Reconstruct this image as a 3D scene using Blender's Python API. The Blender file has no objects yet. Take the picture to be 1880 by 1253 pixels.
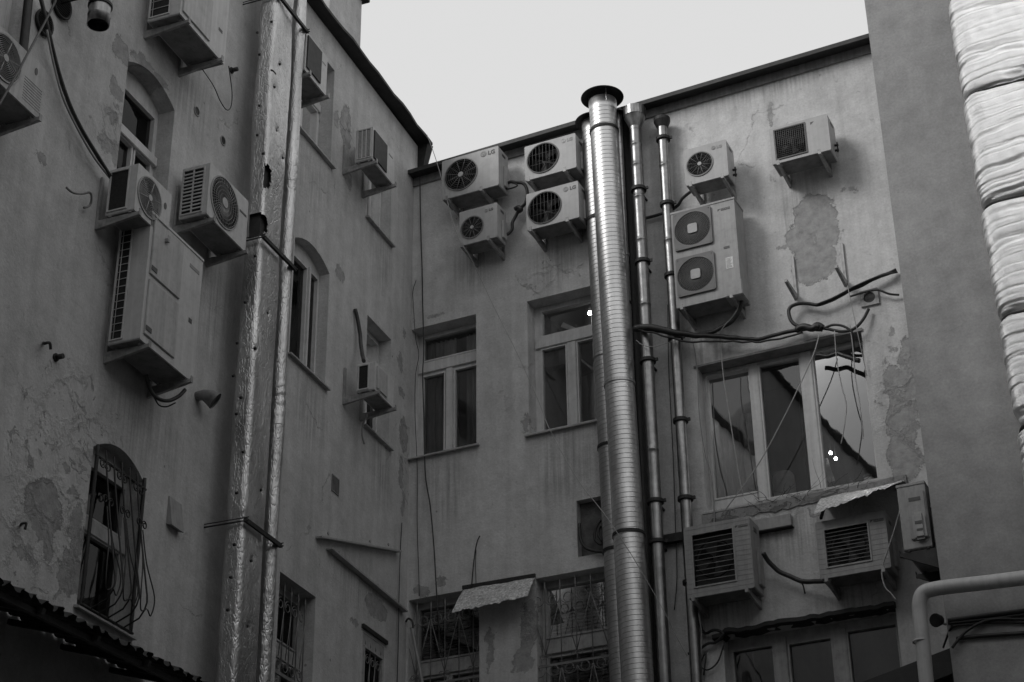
import bpy, bmesh, math, random
from mathutils import Vector, Matrix, noise, geometry
random.seed(7)
R = math.radians
PI = math.pi
SC = bpy.context.scene
COL = SC.collection

# ------------------------------------------------------------------ camera
FPX, PITCH, ROLL = 3337.5, R(28.416), R(-.774)
CAMZ = 1.6
_c, _s = math.cos(PITCH), math.sin(PITCH)
_r, _f, _u = Vector((1, 0, 0)), Vector((0, _c, _s)), Vector((0, -_s, _c))
CR = math.cos(ROLL) * _r + math.sin(ROLL) * _u
CU = -math.sin(ROLL) * _r + math.cos(ROLL) * _u
CP = Vector((0, 0, CAMZ))
cd = bpy.data.cameras.new('camera')
cam = bpy.data.objects.new('camera', cd)
COL.objects.link(cam)
cd.sensor_width = 36
cd.lens = FPX / 1880 * 36
cd.clip_end = 500
m = Matrix((CR, CU, -_f)).transposed().to_4x4()
m.translation = CP
cam.matrix_world = m
SC.camera = cam

# ------------------------------------------------------------------ wall frames: x right along the wall, y into the wall, z up
def raydir(px, py):
    return _f + CR * ((px - 940) / FPX) - CU * ((py - 626.5) / FPX)
_d = raydir(757, 500)
K = Vector((_d.x, _d.y, 0)) * (22.5 / math.hypot(_d.x, _d.y))
AZ = {'A': R(20.808), 'B': R(115.163), 'C': R(115.163)}
def axes(w):
    a = AZ[w]
    return Vector((math.sin(a), math.cos(a), 0)), Vector((-math.cos(a), math.sin(a), 0))
def frame(w):
    X, Y = axes(w)
    M = Matrix((X, Y, Vector((0, 0, 1)))).transposed().to_4x4()
    M.translation = K
    return M
FR = {w: frame(w) for w in 'ABC'}
def W(w, px, py, d=0.0):
    """u, z of the point of the plane d in front of wall w seen at a place of the photograph"""
    X, Y = axes(w)
    D = raydir(px, py)
    n = -Y
    t = (d - (CP - K).dot(n)) / D.dot(n)
    P = CP + t * D - K
    return P.dot(X), P.z
def WV(w, px, py, d=0.0):
    u, z = W(w, px, py, d)
    return Vector((u, -d, z))

# ------------------------------------------------------------------ materials
def nd(nt, t, props=None, **ins):
    n = nt.nodes.new(t)
    for k, v in (props or {}).items():
        setattr(n, k, v)
    for k, v in ins.items():
        s = n.inputs[int(k[1:])] if k[0] == '_' else n.inputs[k.replace('__', ' ')]
        if hasattr(v, 'links') and hasattr(v, 'is_output'):
            nt.links.new(v, s)
        else:
            s.default_value = v
    return n
def mth(nt, op, a, b=0.0, clamp=False):
    return nd(nt, 'ShaderNodeMath', {'operation': op, 'use_clamp': clamp}, _0=a, _1=b).outputs[0]
def mixf(nt, f, a, b):
    n = nt.nodes.new('ShaderNodeMix')
    n.data_type = 'FLOAT'
    for i, v in ((0, f), (2, a), (3, b)):
        if hasattr(v, 'is_output'): nt.links.new(v, n.inputs[i])
        else: n.inputs[i].default_value = v
    return n.outputs[0]
def ramp(nt, v, stops):
    n = nt.nodes.new('ShaderNodeValToRGB')
    e = n.color_ramp.elements
    while len(e) < len(stops): e.new(.5)
    for x, (p, c) in zip(e, stops):
        x.position = p
        x.color = (c, c, c, 1)
    nt.links.new(v, n.inputs[0])
    return n.outputs[0]
def newmat(name):
    m = bpy.data.materials.new(name)
    m.use_nodes = True
    nt = m.node_tree
    nt.nodes.clear()
    out = nt.nodes.new('ShaderNodeOutputMaterial')
    b = nt.nodes.new('ShaderNodeBsdfPrincipled')
    nt.links.new(b.outputs[0], out.inputs[0])
    return m, nt, b
def coords(nt, scale=(1, 1, 1), which='Object'):
    tc = nt.nodes.new('ShaderNodeTexCoord')
    mp = nd(nt, 'ShaderNodeMapping', Vector=tc.outputs[which], Scale=scale)
    return mp.outputs[0]
def nz(nt, vec, scale, detail=6, rough=.55, dist=0.0):
    return nd(nt, 'ShaderNodeTexNoise', Vector=vec, Scale=scale, Detail=detail, Roughness=rough, Distortion=dist).outputs[0]
def simple(name, col, rough=.6, metal=0.0, var=.25, scale=3.0, bump=.15, bscale=40.0, streak=0.0, spec=.5, dirt=0.0):
    m, nt, b = newmat(name)
    v = coords(nt)
    f = nz(nt, v, scale, 8, .6)
    lo, hi = col * (1 - var), min(1, col * (1 + var))
    c = ramp(nt, f, [(.25, lo), (.75, hi)])
    if streak:
        s = nz(nt, coords(nt, (9, 9, .5)), 2.2, 6, .6)
        c = mth(nt, 'MULTIPLY', c, ramp(nt, s, [(.35, 1 - streak), (.62, 1)]))
    if dirt:
        d1 = nz(nt, v, 11, 10, .7)
        c = mth(nt, 'MULTIPLY', c, ramp(nt, d1, [(.3, 1 - dirt), (.52, 1)]))
    nt.links.new(c, b.inputs['Base Color'])
    b.inputs['Metallic'].default_value = metal
    b.inputs['Specular IOR Level'].default_value = spec
    rr = nz(nt, v, scale * 3, 4)
    nt.links.new(mth(nt, 'ADD', mth(nt, 'MULTIPLY', rr, .25), rough - .12, True), b.inputs['Roughness'])
    if bump:
        bn = nd(nt, 'ShaderNodeBump', Strength=bump, Distance=.01, Height=nz(nt, v, bscale, 6, .6))
        nt.links.new(bn.outputs[0], b.inputs['Normal'])
    return m

def plaster(name, base, patches=(), flakes=(), bare=.55, pit=.5, stk=.86, drips=(), cracked=True, bmp=.58):
    """painted render: blotches, rain streaks, hairline cracks, peeled patches (u, z, ru, rz), flaking zones"""
    m, nt, b = newmat(name)
    tc = nt.nodes.new('ShaderNodeTexCoord')
    v = tc.outputs['Object']
    big = nz(nt, v, .55, 5, .6)
    mid = nz(nt, v, 4.0, 6, .65)
    fine = nz(nt, v, 34, 5, .7)
    st = nz(nt, coords(nt, (3.2, 3.2, .22)), 1.6, 7, .62)
    c = ramp(nt, big, [(.28, base * .84), (.72, base * 1.1)])
    c = mth(nt, 'MULTIPLY', c, ramp(nt, mid, [(.3, .84), (.7, 1.09)]))
    c = mth(nt, 'MULTIPLY', c, ramp(nt, st, [(.34, stk), (.58, 1.02)]))
    c = mth(nt, 'MULTIPLY', c, ramp(nt, fine, [(.3, .86), (.7, 1.08)]))
    # small pits and stains
    pt = nd(nt, 'ShaderNodeTexVoronoi', {'feature': 'F1'}, Vector=v, Scale=2.6, Randomness=1.0).outputs['Distance']
    pits = ramp(nt, mth(nt, 'ADD', pt, mth(nt, 'MULTIPLY', nz(nt, v, 22, 4), .09)), [(.075, 0), (.095, 1)])
    pits = mth(nt, 'MAXIMUM', pits, ramp(nt, nz(nt, v, 1.1, 3), [(.48, 1), (.56, 0)]))
    c = mth(nt, 'MULTIPLY', c, mixf(nt, pits, pit, 1.0))
    # hairline cracks
    wob = nd(nt, 'ShaderNodeTexNoise', Vector=v, Scale=1.3, Detail=9.0, Roughness=.68)
    off = nd(nt, 'ShaderNodeVectorMath', {'operation': 'SCALE'}, _0=wob.outputs['Color'], Scale=.75).outputs[0]
    vw = nd(nt, 'ShaderNodeVectorMath', {'operation': 'ADD'}, _0=v, _1=off).outputs[0]
    ce = nd(nt, 'ShaderNodeTexVoronoi', {'feature': 'DISTANCE_TO_EDGE'}, Vector=vw, Scale=.5).outputs['Distance']
    cm = ramp(nt, nz(nt, v, .9, 4, .6), [(.55, 0), (.66, 1)])
    crack = mth(nt, 'MULTIPLY', ramp(nt, ce, [(.0008, 1), (.0035, 0)]), cm) if cracked else mth(nt, 'MULTIPLY', ramp(nt, ce, [(.0005, .35), (.002, 0)]), cm)
    height = mth(nt, 'ADD', mth(nt, 'MULTIPLY', fine, .22), mth(nt, 'MULTIPLY', nz(nt, v, 7.0, 7, .7), 1.2))
    ce2 = nd(nt, 'ShaderNodeTexVoronoi', {'feature': 'DISTANCE_TO_EDGE'}, Vector=vw, Scale=1.7).outputs['Distance']
    cm2 = ramp(nt, nz(nt, v, 1.7, 5, .65), [(.56, 0), (.66, 1)])
    crack = mth(nt, 'MAXIMUM', crack, mth(nt, 'MULTIPLY', mth(nt, 'MULTIPLY', ramp(nt, ce2, [(.001, 1), (.006, 0)]), cm2), .55))
    scuff = ramp(nt, nz(nt, coords(nt, (1.5, 1.5, .8)), 6.5, 8, .78), [(.31, 1), (.42, 0)]) if cracked else 0.0
    c = mth(nt, 'MULTIPLY', c, mixf(nt, scuff, 1.0, .72))
    # flaking paint
    wide = nd(nt, 'ShaderNodeTexNoise', Vector=v, Scale=3.6, Detail=8.0, Roughness=.76)
    woff = nd(nt, 'ShaderNodeVectorMath', {'operation': 'SUBTRACT'}, _0=wide.outputs['Color'], _1=(.5, .5, .5)).outputs[0]
    def blobs(lst, amp):
        tot = None
        wv = nd(nt, 'ShaderNodeVectorMath', {'operation': 'ADD'}, _0=v,
                _1=nd(nt, 'ShaderNodeVectorMath', {'operation': 'SCALE'}, _0=woff, Scale=amp).outputs[0]).outputs[0]
        for (u, z, ru, rz) in lst:
            q = nd(nt, 'ShaderNodeVectorMath', {'operation': 'SUBTRACT'}, _0=wv, _1=(u, 0, z)).outputs[0]
            q = nd(nt, 'ShaderNodeVectorMath', {'operation': 'MULTIPLY'}, _0=q, _1=(1 / ru, 0, 1 / rz)).outputs[0]
            L = nd(nt, 'ShaderNodeVectorMath', {'operation': 'LENGTH'}, _0=q).outputs['Value']
            k = mth(nt, 'SUBTRACT', 1.0, L)
            tot = k if tot is None else mth(nt, 'MAXIMUM', tot, k)
        return tot
    dark = crack
    if drips:
        sk = nz(nt, coords(nt, (16, 16, .5)), 1.5, 5, .6)
        dm = mth(nt, 'MULTIPLY', ramp(nt, blobs(drips, .25), [(0, 0), (.6, 1)]), ramp(nt, sk, [(.42, 0), (.66, 1)]))
        c = mth(nt, 'MULTIPLY', c, mixf(nt, dm, 1.0, .68))
    if flakes:
        z = ramp(nt, blobs(flakes, .5), [(0, 0), (.35, 1)])
        fe = nd(nt, 'ShaderNodeTexVoronoi', {'feature': 'DISTANCE_TO_EDGE'}, Vector=vw, Scale=2.3).outputs['Distance']
        fl = mth(nt, 'MULTIPLY', ramp(nt, fe, [(.004, 1), (.02, 0)]), z)
        fl = mth(nt, 'MULTIPLY', fl, ramp(nt, nz(nt, v, 3.0, 3), [(.42, 0), (.52, 1)]))
        dark = mth(nt, 'MAXIMUM', dark, mth(nt, 'MULTIPLY', fl, .8))
        curl = ramp(nt, fe, [(.01, 1), (.1, 0)])
        height = mth(nt, 'ADD', height, mth(nt, 'MULTIPLY', mth(nt, 'MULTIPLY', curl, z), .7))
    if patches:
        p = blobs(patches, .46)
        pm = ramp(nt, p, [(0.0, 0), (.03, 1)])
        if flakes:
            sp = ramp(nt, nz(nt, v, 4.6, 7, .68, 1.2), [(.60, 0), (.612, 1)])
            pm = mth(nt, 'MAXIMUM', pm, mth(nt, 'MULTIPLY', sp, ramp(nt, blobs(flakes, .5), [(.05, 0), (.1, 1)])))
        br = mth(nt, 'MULTIPLY', ramp(nt, nz(nt, v, 9, 9, .7), [(.3, base * bare * .7), (.7, base * bare * 1.25)]), 1.0)
        c = mixf(nt, pm, c, br)
        edge = mth(nt, 'MULTIPLY', ramp(nt, p, [(-.0, 0), (.02, 1)]), ramp(nt, p, [(.03, 1), (.09, 0)]))
        dark = mth(nt, 'MAXIMUM', dark, mth(nt, 'MULTIPLY', edge, .45))
        height = mth(nt, 'SUBTRACT', height, mth(nt, 'MULTIPLY', pm, 2.6))
    height = mth(nt, 'SUBTRACT', height, mth(nt, 'MULTIPLY', crack, 1.2))
    c = mth(nt, 'MULTIPLY', c, mth(nt, 'SUBTRACT', 1.0, mth(nt, 'MULTIPLY', dark, .4)))
    nt.links.new(c, b.inputs['Base Color'])
    b.inputs['Roughness'].default_value = .92
    b.inputs['Specular IOR Level'].default_value = .25
    bn = nd(nt, 'ShaderNodeBump', Strength=bmp, Distance=.022, Height=height)
    nt.links.new(bn.outputs[0], b.inputs['Normal'])
    return m

def foil_mat(name, col, rough, scale, stretch=(1, 1, 1), bump=.6, dist=.02, metal=1.0, lo=.72):
    m, nt, b = newmat(name)
    v = coords(nt, stretch)
    w = nd(nt, 'ShaderNodeTexNoise', Vector=v, Scale=scale * .5, Detail=3.0)
    vw = nd(nt, 'ShaderNodeVectorMath', {'operation': 'ADD'}, _0=v, _1=nd(nt, 'ShaderNodeVectorMath', {'operation': 'SCALE'}, _0=w.outputs['Color'], Scale=.35).outputs[0]).outputs[0]
    e = nd(nt, 'ShaderNodeTexVoronoi', {'feature': 'DISTANCE_TO_EDGE'}, Vector=vw, Scale=scale).outputs['Distance']
    h = mth(nt, 'ADD', ramp(nt, e, [(0, 0), (.14, 1)]), mth(nt, 'MULTIPLY', nz(nt, vw, scale * 2.2, 7, .65), 1.3))
    c = ramp(nt, nz(nt, v, 2.5, 8, .65), [(.3, col * lo), (.7, col)])
    nt.links.new(c, b.inputs['Base Color'])
    b.inputs['Metallic'].default_value = metal
    b.inputs['Roughness'].default_value = rough
    bn = nd(nt, 'ShaderNodeBump', Strength=bump, Distance=dist, Height=h)
    nt.links.new(bn.outputs[0], b.inputs['Normal'])
    return m

def glass_mat(name, ior=1.95, tint=.78):
    m, nt, b = newmat(name)
    nt.nodes.remove(b)
    out = [n for n in nt.nodes if n.type == 'OUTPUT_MATERIAL'][0]
    v = coords(nt)
    bn = nd(nt, 'ShaderNodeBump', Strength=.04, Distance=.02, Height=nz(nt, v, 2.2, 2))
    fr = nd(nt, 'ShaderNodeFresnel', IOR=ior, Normal=bn.outputs[0])
    tr = nd(nt, 'ShaderNodeBsdfTransparent', Color=(tint, tint, tint, 1))
    gl = nd(nt, 'ShaderNodeBsdfGlossy', Color=(1, 1, 1, 1), Roughness=.015, Normal=bn.outputs[0])
    df = nd(nt, 'ShaderNodeBsdfDiffuse', Color=(.06, .06, .06, 1))
    dm = nd(nt, 'ShaderNodeMixShader', _0=ramp(nt, nz(nt, v, 3.5, 8, .65), [(.35, .02), (.75, .12)]), _1=tr.outputs[0], _2=df.outputs[0])
    mx = nd(nt, 'ShaderNodeMixShader', _0=fr.outputs[0], _1=dm.outputs[0], _2=gl.outputs[0])
    nt.links.new(mx.outputs[0], out.inputs[0])
    return m
def emit_mat(name, s):
    m, nt, b = newmat(name)
    b.inputs['Emission Color'].default_value = (1, 1, 1, 1)
    b.inputs['Emission Strength'].default_value = s
    return m

def el(w, px, py, rx, ry):
    """ellipse of the photograph (half sizes along and up, in its pixels) as u, z, ru, rz on the wall"""
    u, z = W(w, px, py)
    k = 150.0 if w == 'A' else 132.0
    if w == 'A': return (u, z, rx / (k * .45), ry / (k * .92))
    return (u, z, rx / (k * .9), ry / (k * .88))
PA = [el('A', *q) for q in ((222, 92, 12, 22), (213, 165, 7, 12), (205, 212, 9, 10), (199, 268, 13, 14), (214, 285, 10, 18),
      (82, 935, 20, 40), (45, 1018, 12, 8), (98, 950, 8, 16), (88, 1000, 6, 18), (128, 1055, 12, 30), (140, 975, 8, 40),
      (76, 290, 7, 9), (135, 905, 6, 8), (120, 860, 5, 6), (635, 232, 11, 48), (650, 295, 8, 26), (640, 330, 6, 20), (617, 222, 6, 20),
      (741, 800, 9, 38), (737, 870, 6, 34), (740, 930, 4, 30), (624, 503, 7, 16), (737, 720, 6, 10), (741, 610, 4, 10),
      (690, 1115, 22, 18), (650, 1145, 8, 8), (768, 262, 5, 16), (735, 660, 5, 18), (275, 130, 26, 10))]
FA = [el('A', *q) for q in ((105, 900, 60, 170), (150, 760, 50, 70), (60, 1000, 60, 60), (210, 250, 30, 60), (745, 850, 20, 120))]
PB = [el('B', *q) for q in ((1497, 395, 34, 38), (1470, 440, 22, 30), (1520, 430, 22, 26), (1495, 485, 38, 32), (1546, 350, 6, 4), (1568, 349, 8, 3),
      (1414, 210, 5, 22), (1440, 455, 10, 3), (970, 1165, 14, 34), (960, 1215, 18, 18), (899, 1190, 6, 34), (975, 1120, 10, 16),
      (965, 775, 6, 16), (1330, 945, 22, 7), (1410, 925, 16, 6), (1635, 610, 4, 8), (1640, 640, 3, 5), (800, 580, 14, 4), (810, 1068, 10, 8), (775, 1085, 12, 8))]
PB2 = [el('B', *q) for q in ((1670, 690, 14, 60), (1655, 770, 24, 50), (1660, 840, 26, 40), (1640, 700, 12, 30))]
FB = [el('B', *q) for q in ((1410, 930, 130, 40), (1020, 500, 60, 30), (1660, 760, 45, 110), (980, 1150, 24, 80))]
DA = [el('A', *q) for q in ((575, 330, 40, 80), (570, 760, 40, 90), (700, 880, 30, 70), (700, 480, 30, 80), (270, 790, 60, 80), (690, 400, 30, 70), (380, 560, 40, 110), (350, 190, 40, 80), (240, 480, 30, 70), (660, 1075, 60, 60), (690, 800, 25, 70))]
DB = [el('B', *q) for q in ((815, 900, 60, 80), (1040, 850, 70, 90), (870, 490, 60, 60), (1020, 480, 60, 60), (1470, 380, 60, 90), (1300, 640, 60, 50), (1330, 1140, 70, 50), (1570, 1110, 70, 40), (1450, 980, 150, 60), (1230, 330, 20, 120), (1400, 150, 200, 50))]
M_A = plaster('plaster_a', .56, PA, FA, .58, drips=DA)
M_B = plaster('plaster_b', .64, PB + PB2, FB, .55, drips=DB)
M_C = plaster('plaster_c', .35, (), (), .6, .9, .96, (), False, .3)
M_E = simple('plaster_e', .15, .9, 0, .2, .6, .2)
M_REV = plaster('plaster_chimney', .55)
AC1 = simple('painted_steel', .42, .45, 0, .1, 2.5, .06, 30, .12, dirt=.14)
AC2 = simple('painted_steel_old', .36, .5, 0, .14, 2.5, .08, 30, .2, dirt=.22)
ACL = simple('painted_steel_left', .54, .45, 0, .1, 2.5, .06, 30, .14, dirt=.16)
ACM = simple('painted_steel_left_old', .45, .5, 0, .14, 2.5, .08, 30, .2, dirt=.22)
AC3 = simple('painted_steel_grey', .33, .5, 0, .14, 2.5, .08, 30, .2, dirt=.22)
BASE = simple('base_pan_steel', .2, .6, .2, .3, 5, .1, 30, 0, dirt=.4)
BRK = simple('bracket_steel', .34, .5, .3, .3, 6, .12, 40, .2, dirt=.4)
FRM = simple('window_paint', .62, .5, 0, .12, 3, .06, 40, .15, dirt=.15)
FRMD = simple('window_paint_old', .4, .6, 0, .2, 5, .15, 40, .2, dirt=.3)
BLK = simple('black_rubber', .018, .5, 0, .4, 9, .2, 60)
TAPE = simple('black_tape', .022, .42, 0, .5, 9, .4, 70)
DARK = simple('dark_grille', .03, .6, .2, .3, 6, .1, 40)
COIL = simple('coil_fins', .02, .5, .4, .5, 30, .3, 120)
MESHG = simple('fan_mesh', .10, .6, .1, .3, 8, .2, 60)
BLADE = simple('fan_blades', .012, .7, 0, .3, 4, .05, spec=.08)
WIREL = simple('wire_light', .34, .5, 0, .2, 5, 0)
HUBM = simple('hub_paint', .42, .5, 0, .15, 5, .05, dirt=.2)
INK = simple('badge_ink', .07, .5, 0, .1, 5, 0)
INKG = simple('badge_grey', .26, .5, 0, .1, 5, 0)
LABW = simple('sticker_paper', .75, .6, 0, .2, 25, 0)
IRON = simple('dark_iron', .03, .6, .3, .4, 8, .3, 50)
IRONG = simple('painted_iron', .2, .55, .1, .3, 8, .2, 50, dirt=.3)
RUST = simple('roof_sheet', .028, .65, .3, .4, 6, .3, 25)
FASC = simple('fascia_paint', .03, .6, .1, .4, 4, .2, 25, .3)
FRIEZE = simple('frieze_paint', .24, .85, 0, .2, 5, .3, 30, .3, dirt=.2)
GALV = simple('galvanised_pipe', .35, .36, 1, .3, 9, .06, 18, .3)
SPIR = simple('spiral_steel', .66, .40, 1, .12, 3, .02, 8, .1)
SPIRD = simple('spiral_steel_dull', .48, .42, 1, .15, 3, .03, 8, .15)
FOIL = foil_mat('crumpled_foil', .68, .34, 13, (1.3, 1.3, .45), .34, .012, 1.0, .5)
FOILR = foil_mat('fibrous_foil', .86, .42, 30, (3.2, 3.2, .6), .4, .012, .9, .92)
TIN = simple('tin_sheet', .56, .5, .25, .75, 34, 1.0, 40, 0, dirt=.4)
GLASS = glass_mat('window_glass')
GLASSA = glass_mat('window_glass_left', 1.2, .4)
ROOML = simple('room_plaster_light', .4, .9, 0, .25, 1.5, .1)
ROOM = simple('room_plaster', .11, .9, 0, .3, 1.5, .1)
CLOTH = simple('pale_cloth', .5, .9, 0, .2, 4, .2)
PAPER = simple('pale_paper', .5, .8, 0, .3, 6, .1)
LAMP = emit_mat('lit_bulb', 40.0)
PIPEW = simple('white_pipe_paint', .5, .5, 0, .12, 3, .06, 30, .15, dirt=.12)
GROUND = simple('asphalt', .07, .9, 0, .3, .8, .3, 60)

# ------------------------------------------------------------------ mesh builder
class MB:
    def __init__(self): self.bm = bmesh.new()
    def v(self, p): return self.bm.verts.new(p)
    def face(self, pts):
        try: return self.bm.faces.new([self.v(p) for p in pts])
        except ValueError: return None
    def box(self, x0, x1, y0, y1, z0, z1, bev=0):
        vs = [self.v((x, y, z)) for x in (x0, x1) for y in (y0, y1) for z in (z0, z1)]
        fs = [self.bm.faces.new([vs[i] for i in q]) for q in ((0, 1, 3, 2), (4, 6, 7, 5), (0, 4, 5, 1), (2, 3, 7, 6), (0, 2, 6, 4), (1, 5, 7, 3))]
        if bev:
            es = {e for f in fs for e in f.edges}
            bmesh.ops.bevel(self.bm, geom=list(es), offset=bev, segments=2, affect='EDGES')
        return self
    def hexa(self, p):
        """eight corners: 0-3 one end (loop), 4-7 other end (loop)"""
        vs = [self.v(q) for q in p]
        for q in ((0, 3, 2, 1), (4, 5, 6, 7), (0, 1, 5, 4), (1, 2, 6, 5), (2, 3, 7, 6), (3, 0, 4, 7)):
            self.bm.faces.new([vs[i] for i in q])
        return self
    def bar(self, a, b, w, h, up=(0, 0, 1)):
        a, b = Vector(a), Vector(b)
        d = (b - a).normalized()
        s = d.cross(Vector(up))
        if s.length < 1e-4: s = d.cross(Vector((1, 0, 0)))
        s.normalize()
        t = s.cross(d)
        q = [s * (i * w / 2) + t * (j * h / 2) for i, j in ((-1, -1), (1, -1), (1, 1), (-1, 1))]
        return self.hexa([a + x for x in q] + [b + x for x in q])
    def tube(self, pts, r, seg=8, caps=True):
        pts = [Vector(p) for p in pts]
        n = len(pts)
        rs = r if isinstance(r, (list, tuple)) else [r] * n
        T = [(pts[min(i + 1, n - 1)] - pts[max(i - 1, 0)]).normalized() for i in range(n)]
        N = T[0].cross(Vector((.3, .2, .9)))
        if N.length < .05: N = T[0].cross(Vector((1, 0, 0)))
        N.normalize()
        rings = []
        for i in range(n):
            N = (N - T[i] * N.dot(T[i])).normalized()
            Bn = T[i].cross(N)
            rings.append([self.v(pts[i] + rs[i] * (math.cos(a) * N + math.sin(a) * Bn)) for a in [2 * PI * k / seg for k in range(seg)]])
        for i in range(n - 1):
            for k in range(seg):
                f = self.bm.faces.new((rings[i][k], rings[i][(k + 1) % seg], rings[i + 1][(k + 1) % seg], rings[i + 1][k]))
                f.smooth = True
        if caps:
            self.bm.faces.new(rings[0][::-1]); self.bm.faces.new(rings[-1])
        return self
    def ring(self, c, r, t, seg=32, axis='y'):
        pts = []
        for k in range(seg + 1):
            a = 2 * PI * k / seg
            x, z = math.cos(a) * r, math.sin(a) * r
            pts.append((c[0] + x, c[1], c[2] + z) if axis == 'y' else (c[0] + x, c[1] + z, c[2]))
        return self.tube(pts, t, 6, False)
    def disc(self, c, r, seg=32, flip=False):
        self.face([(c[0] + r * math.cos(2 * PI * k / seg), c[1], c[2] + r * math.sin(2 * PI * k / seg)) for k in range(seg)])
        return self
    def lathe(self, prof, seg=32, c=(0, 0), smooth=True):
        rings = [[self.v((c[0] + r * math.cos(2 * PI * k / seg), c[1] + r * math.sin(2 * PI * k / seg), z)) for k in range(seg)] for r, z in prof]
        for i in range(len(rings) - 1):
            for k in range(seg):
                f = self.bm.faces.new((rings[i][k], rings[i][(k + 1) % seg], rings[i + 1][(k + 1) % seg], rings[i + 1][k]))
                f.smooth = smooth
        return self
    def plate(self, outer, holes, y0, y1, back=True):
        """flat plate in x-z with holes, front at y0, back at y1 (further into the wall)"""
        loops = [outer] + list(holes)
        flat = [p for L in loops for p in L]
        tris = geometry.tessellate_polygon([[Vector((p[0], p[1], 0)) for p in L] for L in loops])
        for y, do in ((y0, True), (y1, back)):
            if not do: continue
            vs = [self.v((p[0], y, p[1])) for p in flat]
            for t in tris:
                a, b, c = (Vector((flat[i][0], flat[i][1])) for i in t)
                if abs((b - a).cross(c - a)) < 1e-9: continue
                try: self.bm.faces.new([vs[i] for i in t])
                except ValueError: pass
        for L in loops:
            n = len(L)
            for i in range(n):
                a, b = L[i], L[(i + 1) % n]
                self.face([(a[0], y0, a[1]), (b[0], y0, b[1]), (b[0], y1, b[1]), (a[0], y1, a[1])])
        return self
    def text(self, s, size, M, ext=.002, bold=.0):
        cu = bpy.data.curves.new('txt', 'FONT')
        cu.body = s
        cu.size = size
        cu.extrude = ext
        cu.offset = bold
        cu.align_x = 'LEFT'
        o = bpy.data.objects.new('txt', cu)
        COL.objects.link(o)
        dg = bpy.context.evaluated_depsgraph_get()
        me = bpy.data.meshes.new_from_object(o.evaluated_get(dg))
        me.transform(M)
        self.bm.from_mesh(me)
        bpy.data.objects.remove(o); bpy.data.curves.remove(cu); bpy.data.meshes.remove(me)
        return self
    def build(self, name, mat, parent=None, norm=True, loc=None):
        if norm: bmesh.ops.recalc_face_normals(self.bm, faces=self.bm.faces)
        me = bpy.data.meshes.new(name)
        self.bm.to_mesh(me)
        self.bm.free()
        for mm in (mat if isinstance(mat, list) else [mat]): me.materials.append(mm)
        o = bpy.data.objects.new(name, me)
        COL.objects.link(o)
        if parent: o.parent = parent
        return o
def recenter(o, base):
    """put the origin of a mesh thing at base (its own coordinates)"""
    o.data.transform(Matrix.Translation(-Vector(base)))
    o.matrix_world = o.matrix_world @ Matrix.Translation(base)
    return o
def tag(o, label, cat, group=None, kind=None):
    if label: o['label'] = label
    if cat: o['category'] = cat
    if group: o['group'] = group
    if kind: o['kind'] = kind
    return o
def thing(name, label, cat, w=None, u=0, d=0, z=0, group=None):
    o = bpy.data.objects.new(name, None)
    o.empty_display_size = .2
    COL.objects.link(o)
    o.matrix_world = (FR[w] if w else Matrix()) @ Matrix.Translation((u, -d, z))
    return tag(o, label, cat, group)
def rrect(x0, x1, z0, z1, r, n=4):
    pts = []
    for cx, cz, a0 in ((x1 - r, z0 + r, -90), (x1 - r, z1 - r, 0), (x0 + r, z1 - r, 90), (x0 + r, z0 + r, 180)):
        for k in range(n + 1):
            a = R(a0 + 90 * k / n)
            pts.append((cx + r * math.cos(a), cz + r * math.sin(a)))
    return pts
def rect(x0, x1, z0, z1): return [(x0, z0), (x1, z0), (x1, z1), (x0, z1)]
def circ(cx, cz, r, n=36): return [(cx + r * math.cos(2 * PI * k / n), cz + r * math.sin(2 * PI * k / n)) for k in range(n)]
def arched(u0, u1, z0, z1, rise, n=10):
    """rectangle with a segmental arch of the given rise above the springing z1"""
    pts = [(u0, z0), (u1, z0)]
    for k in range(n + 1):
        t = k / n
        pts.append((u1 + (u0 - u1) * t, z1 + rise * 4 * t * (1 - t)))
    return pts
def smooth_pts(pts, n=6):
    pts = [Vector(p) for p in pts]
    out = []
    P = [pts[0] * 2 - pts[1]] + pts + [pts[-1] * 2 - pts[-2]]
    for i in range(1, len(P) - 2):
        a, b, c, d = P[i - 1:i + 3]
        for k in range(n):
            t = k / n
            out.append(.5 * ((2 * b) + (c - a) * t + (2 * a - 5 * b + 4 * c - d) * t * t + (3 * b - a - 3 * c + d) * t ** 3))
    out.append(pts[-1])
    return out

# ------------------------------------------------------------------ sky, sun, ground
SUN_EL, SUN_AZ = R(35), R(-117)      # azimuth clockwise from +y: behind the left shoulder
world = bpy.data.worlds.new('World')
SC.world = world
world.use_nodes = True
nt = world.node_tree
bg = nt.nodes['Background']
sky = nt.nodes.new('ShaderNodeTexSky')
sky.sky_type = 'NISHITA'
sky.sun_disc = False
sky.sun_elevation = SUN_EL
sky.sun_rotation = SUN_AZ
sky.air_density = 1.0
sky.dust_density = 1.0
bw = nt.nodes.new('ShaderNodeRGBToBW')
nt.links.new(sky.outputs[0], bw.inputs[0])
lev = mixf(nt, .85, bw.outputs[0], 7.2)      # overcast: most of the dome is one even grey
nt.links.new(lev, bg.inputs[0])
bg.inputs[1].default_value = .115
sl = bpy.data.lights.new('sun', 'SUN')
sl.energy = 1.5
sl.angle = R(24)
sl.color = (1, .99, .98)
so = bpy.data.objects.new('sun', sl)
COL.objects.link(so)
sd = Vector((math.sin(SUN_AZ) * math.cos(SUN_EL), math.cos(SUN_AZ) * math.cos(SUN_EL), math.sin(SUN_EL)))
so.rotation_euler = sd.to_track_quat('Z', 'Y').to_euler()
so.location = (0, 0, 40)
SC.view_settings.view_transform = 'Standard'
SC.view_settings.look = 'None'
SC.view_settings.gamma = 1
SC.view_settings.exposure = 0
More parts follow.
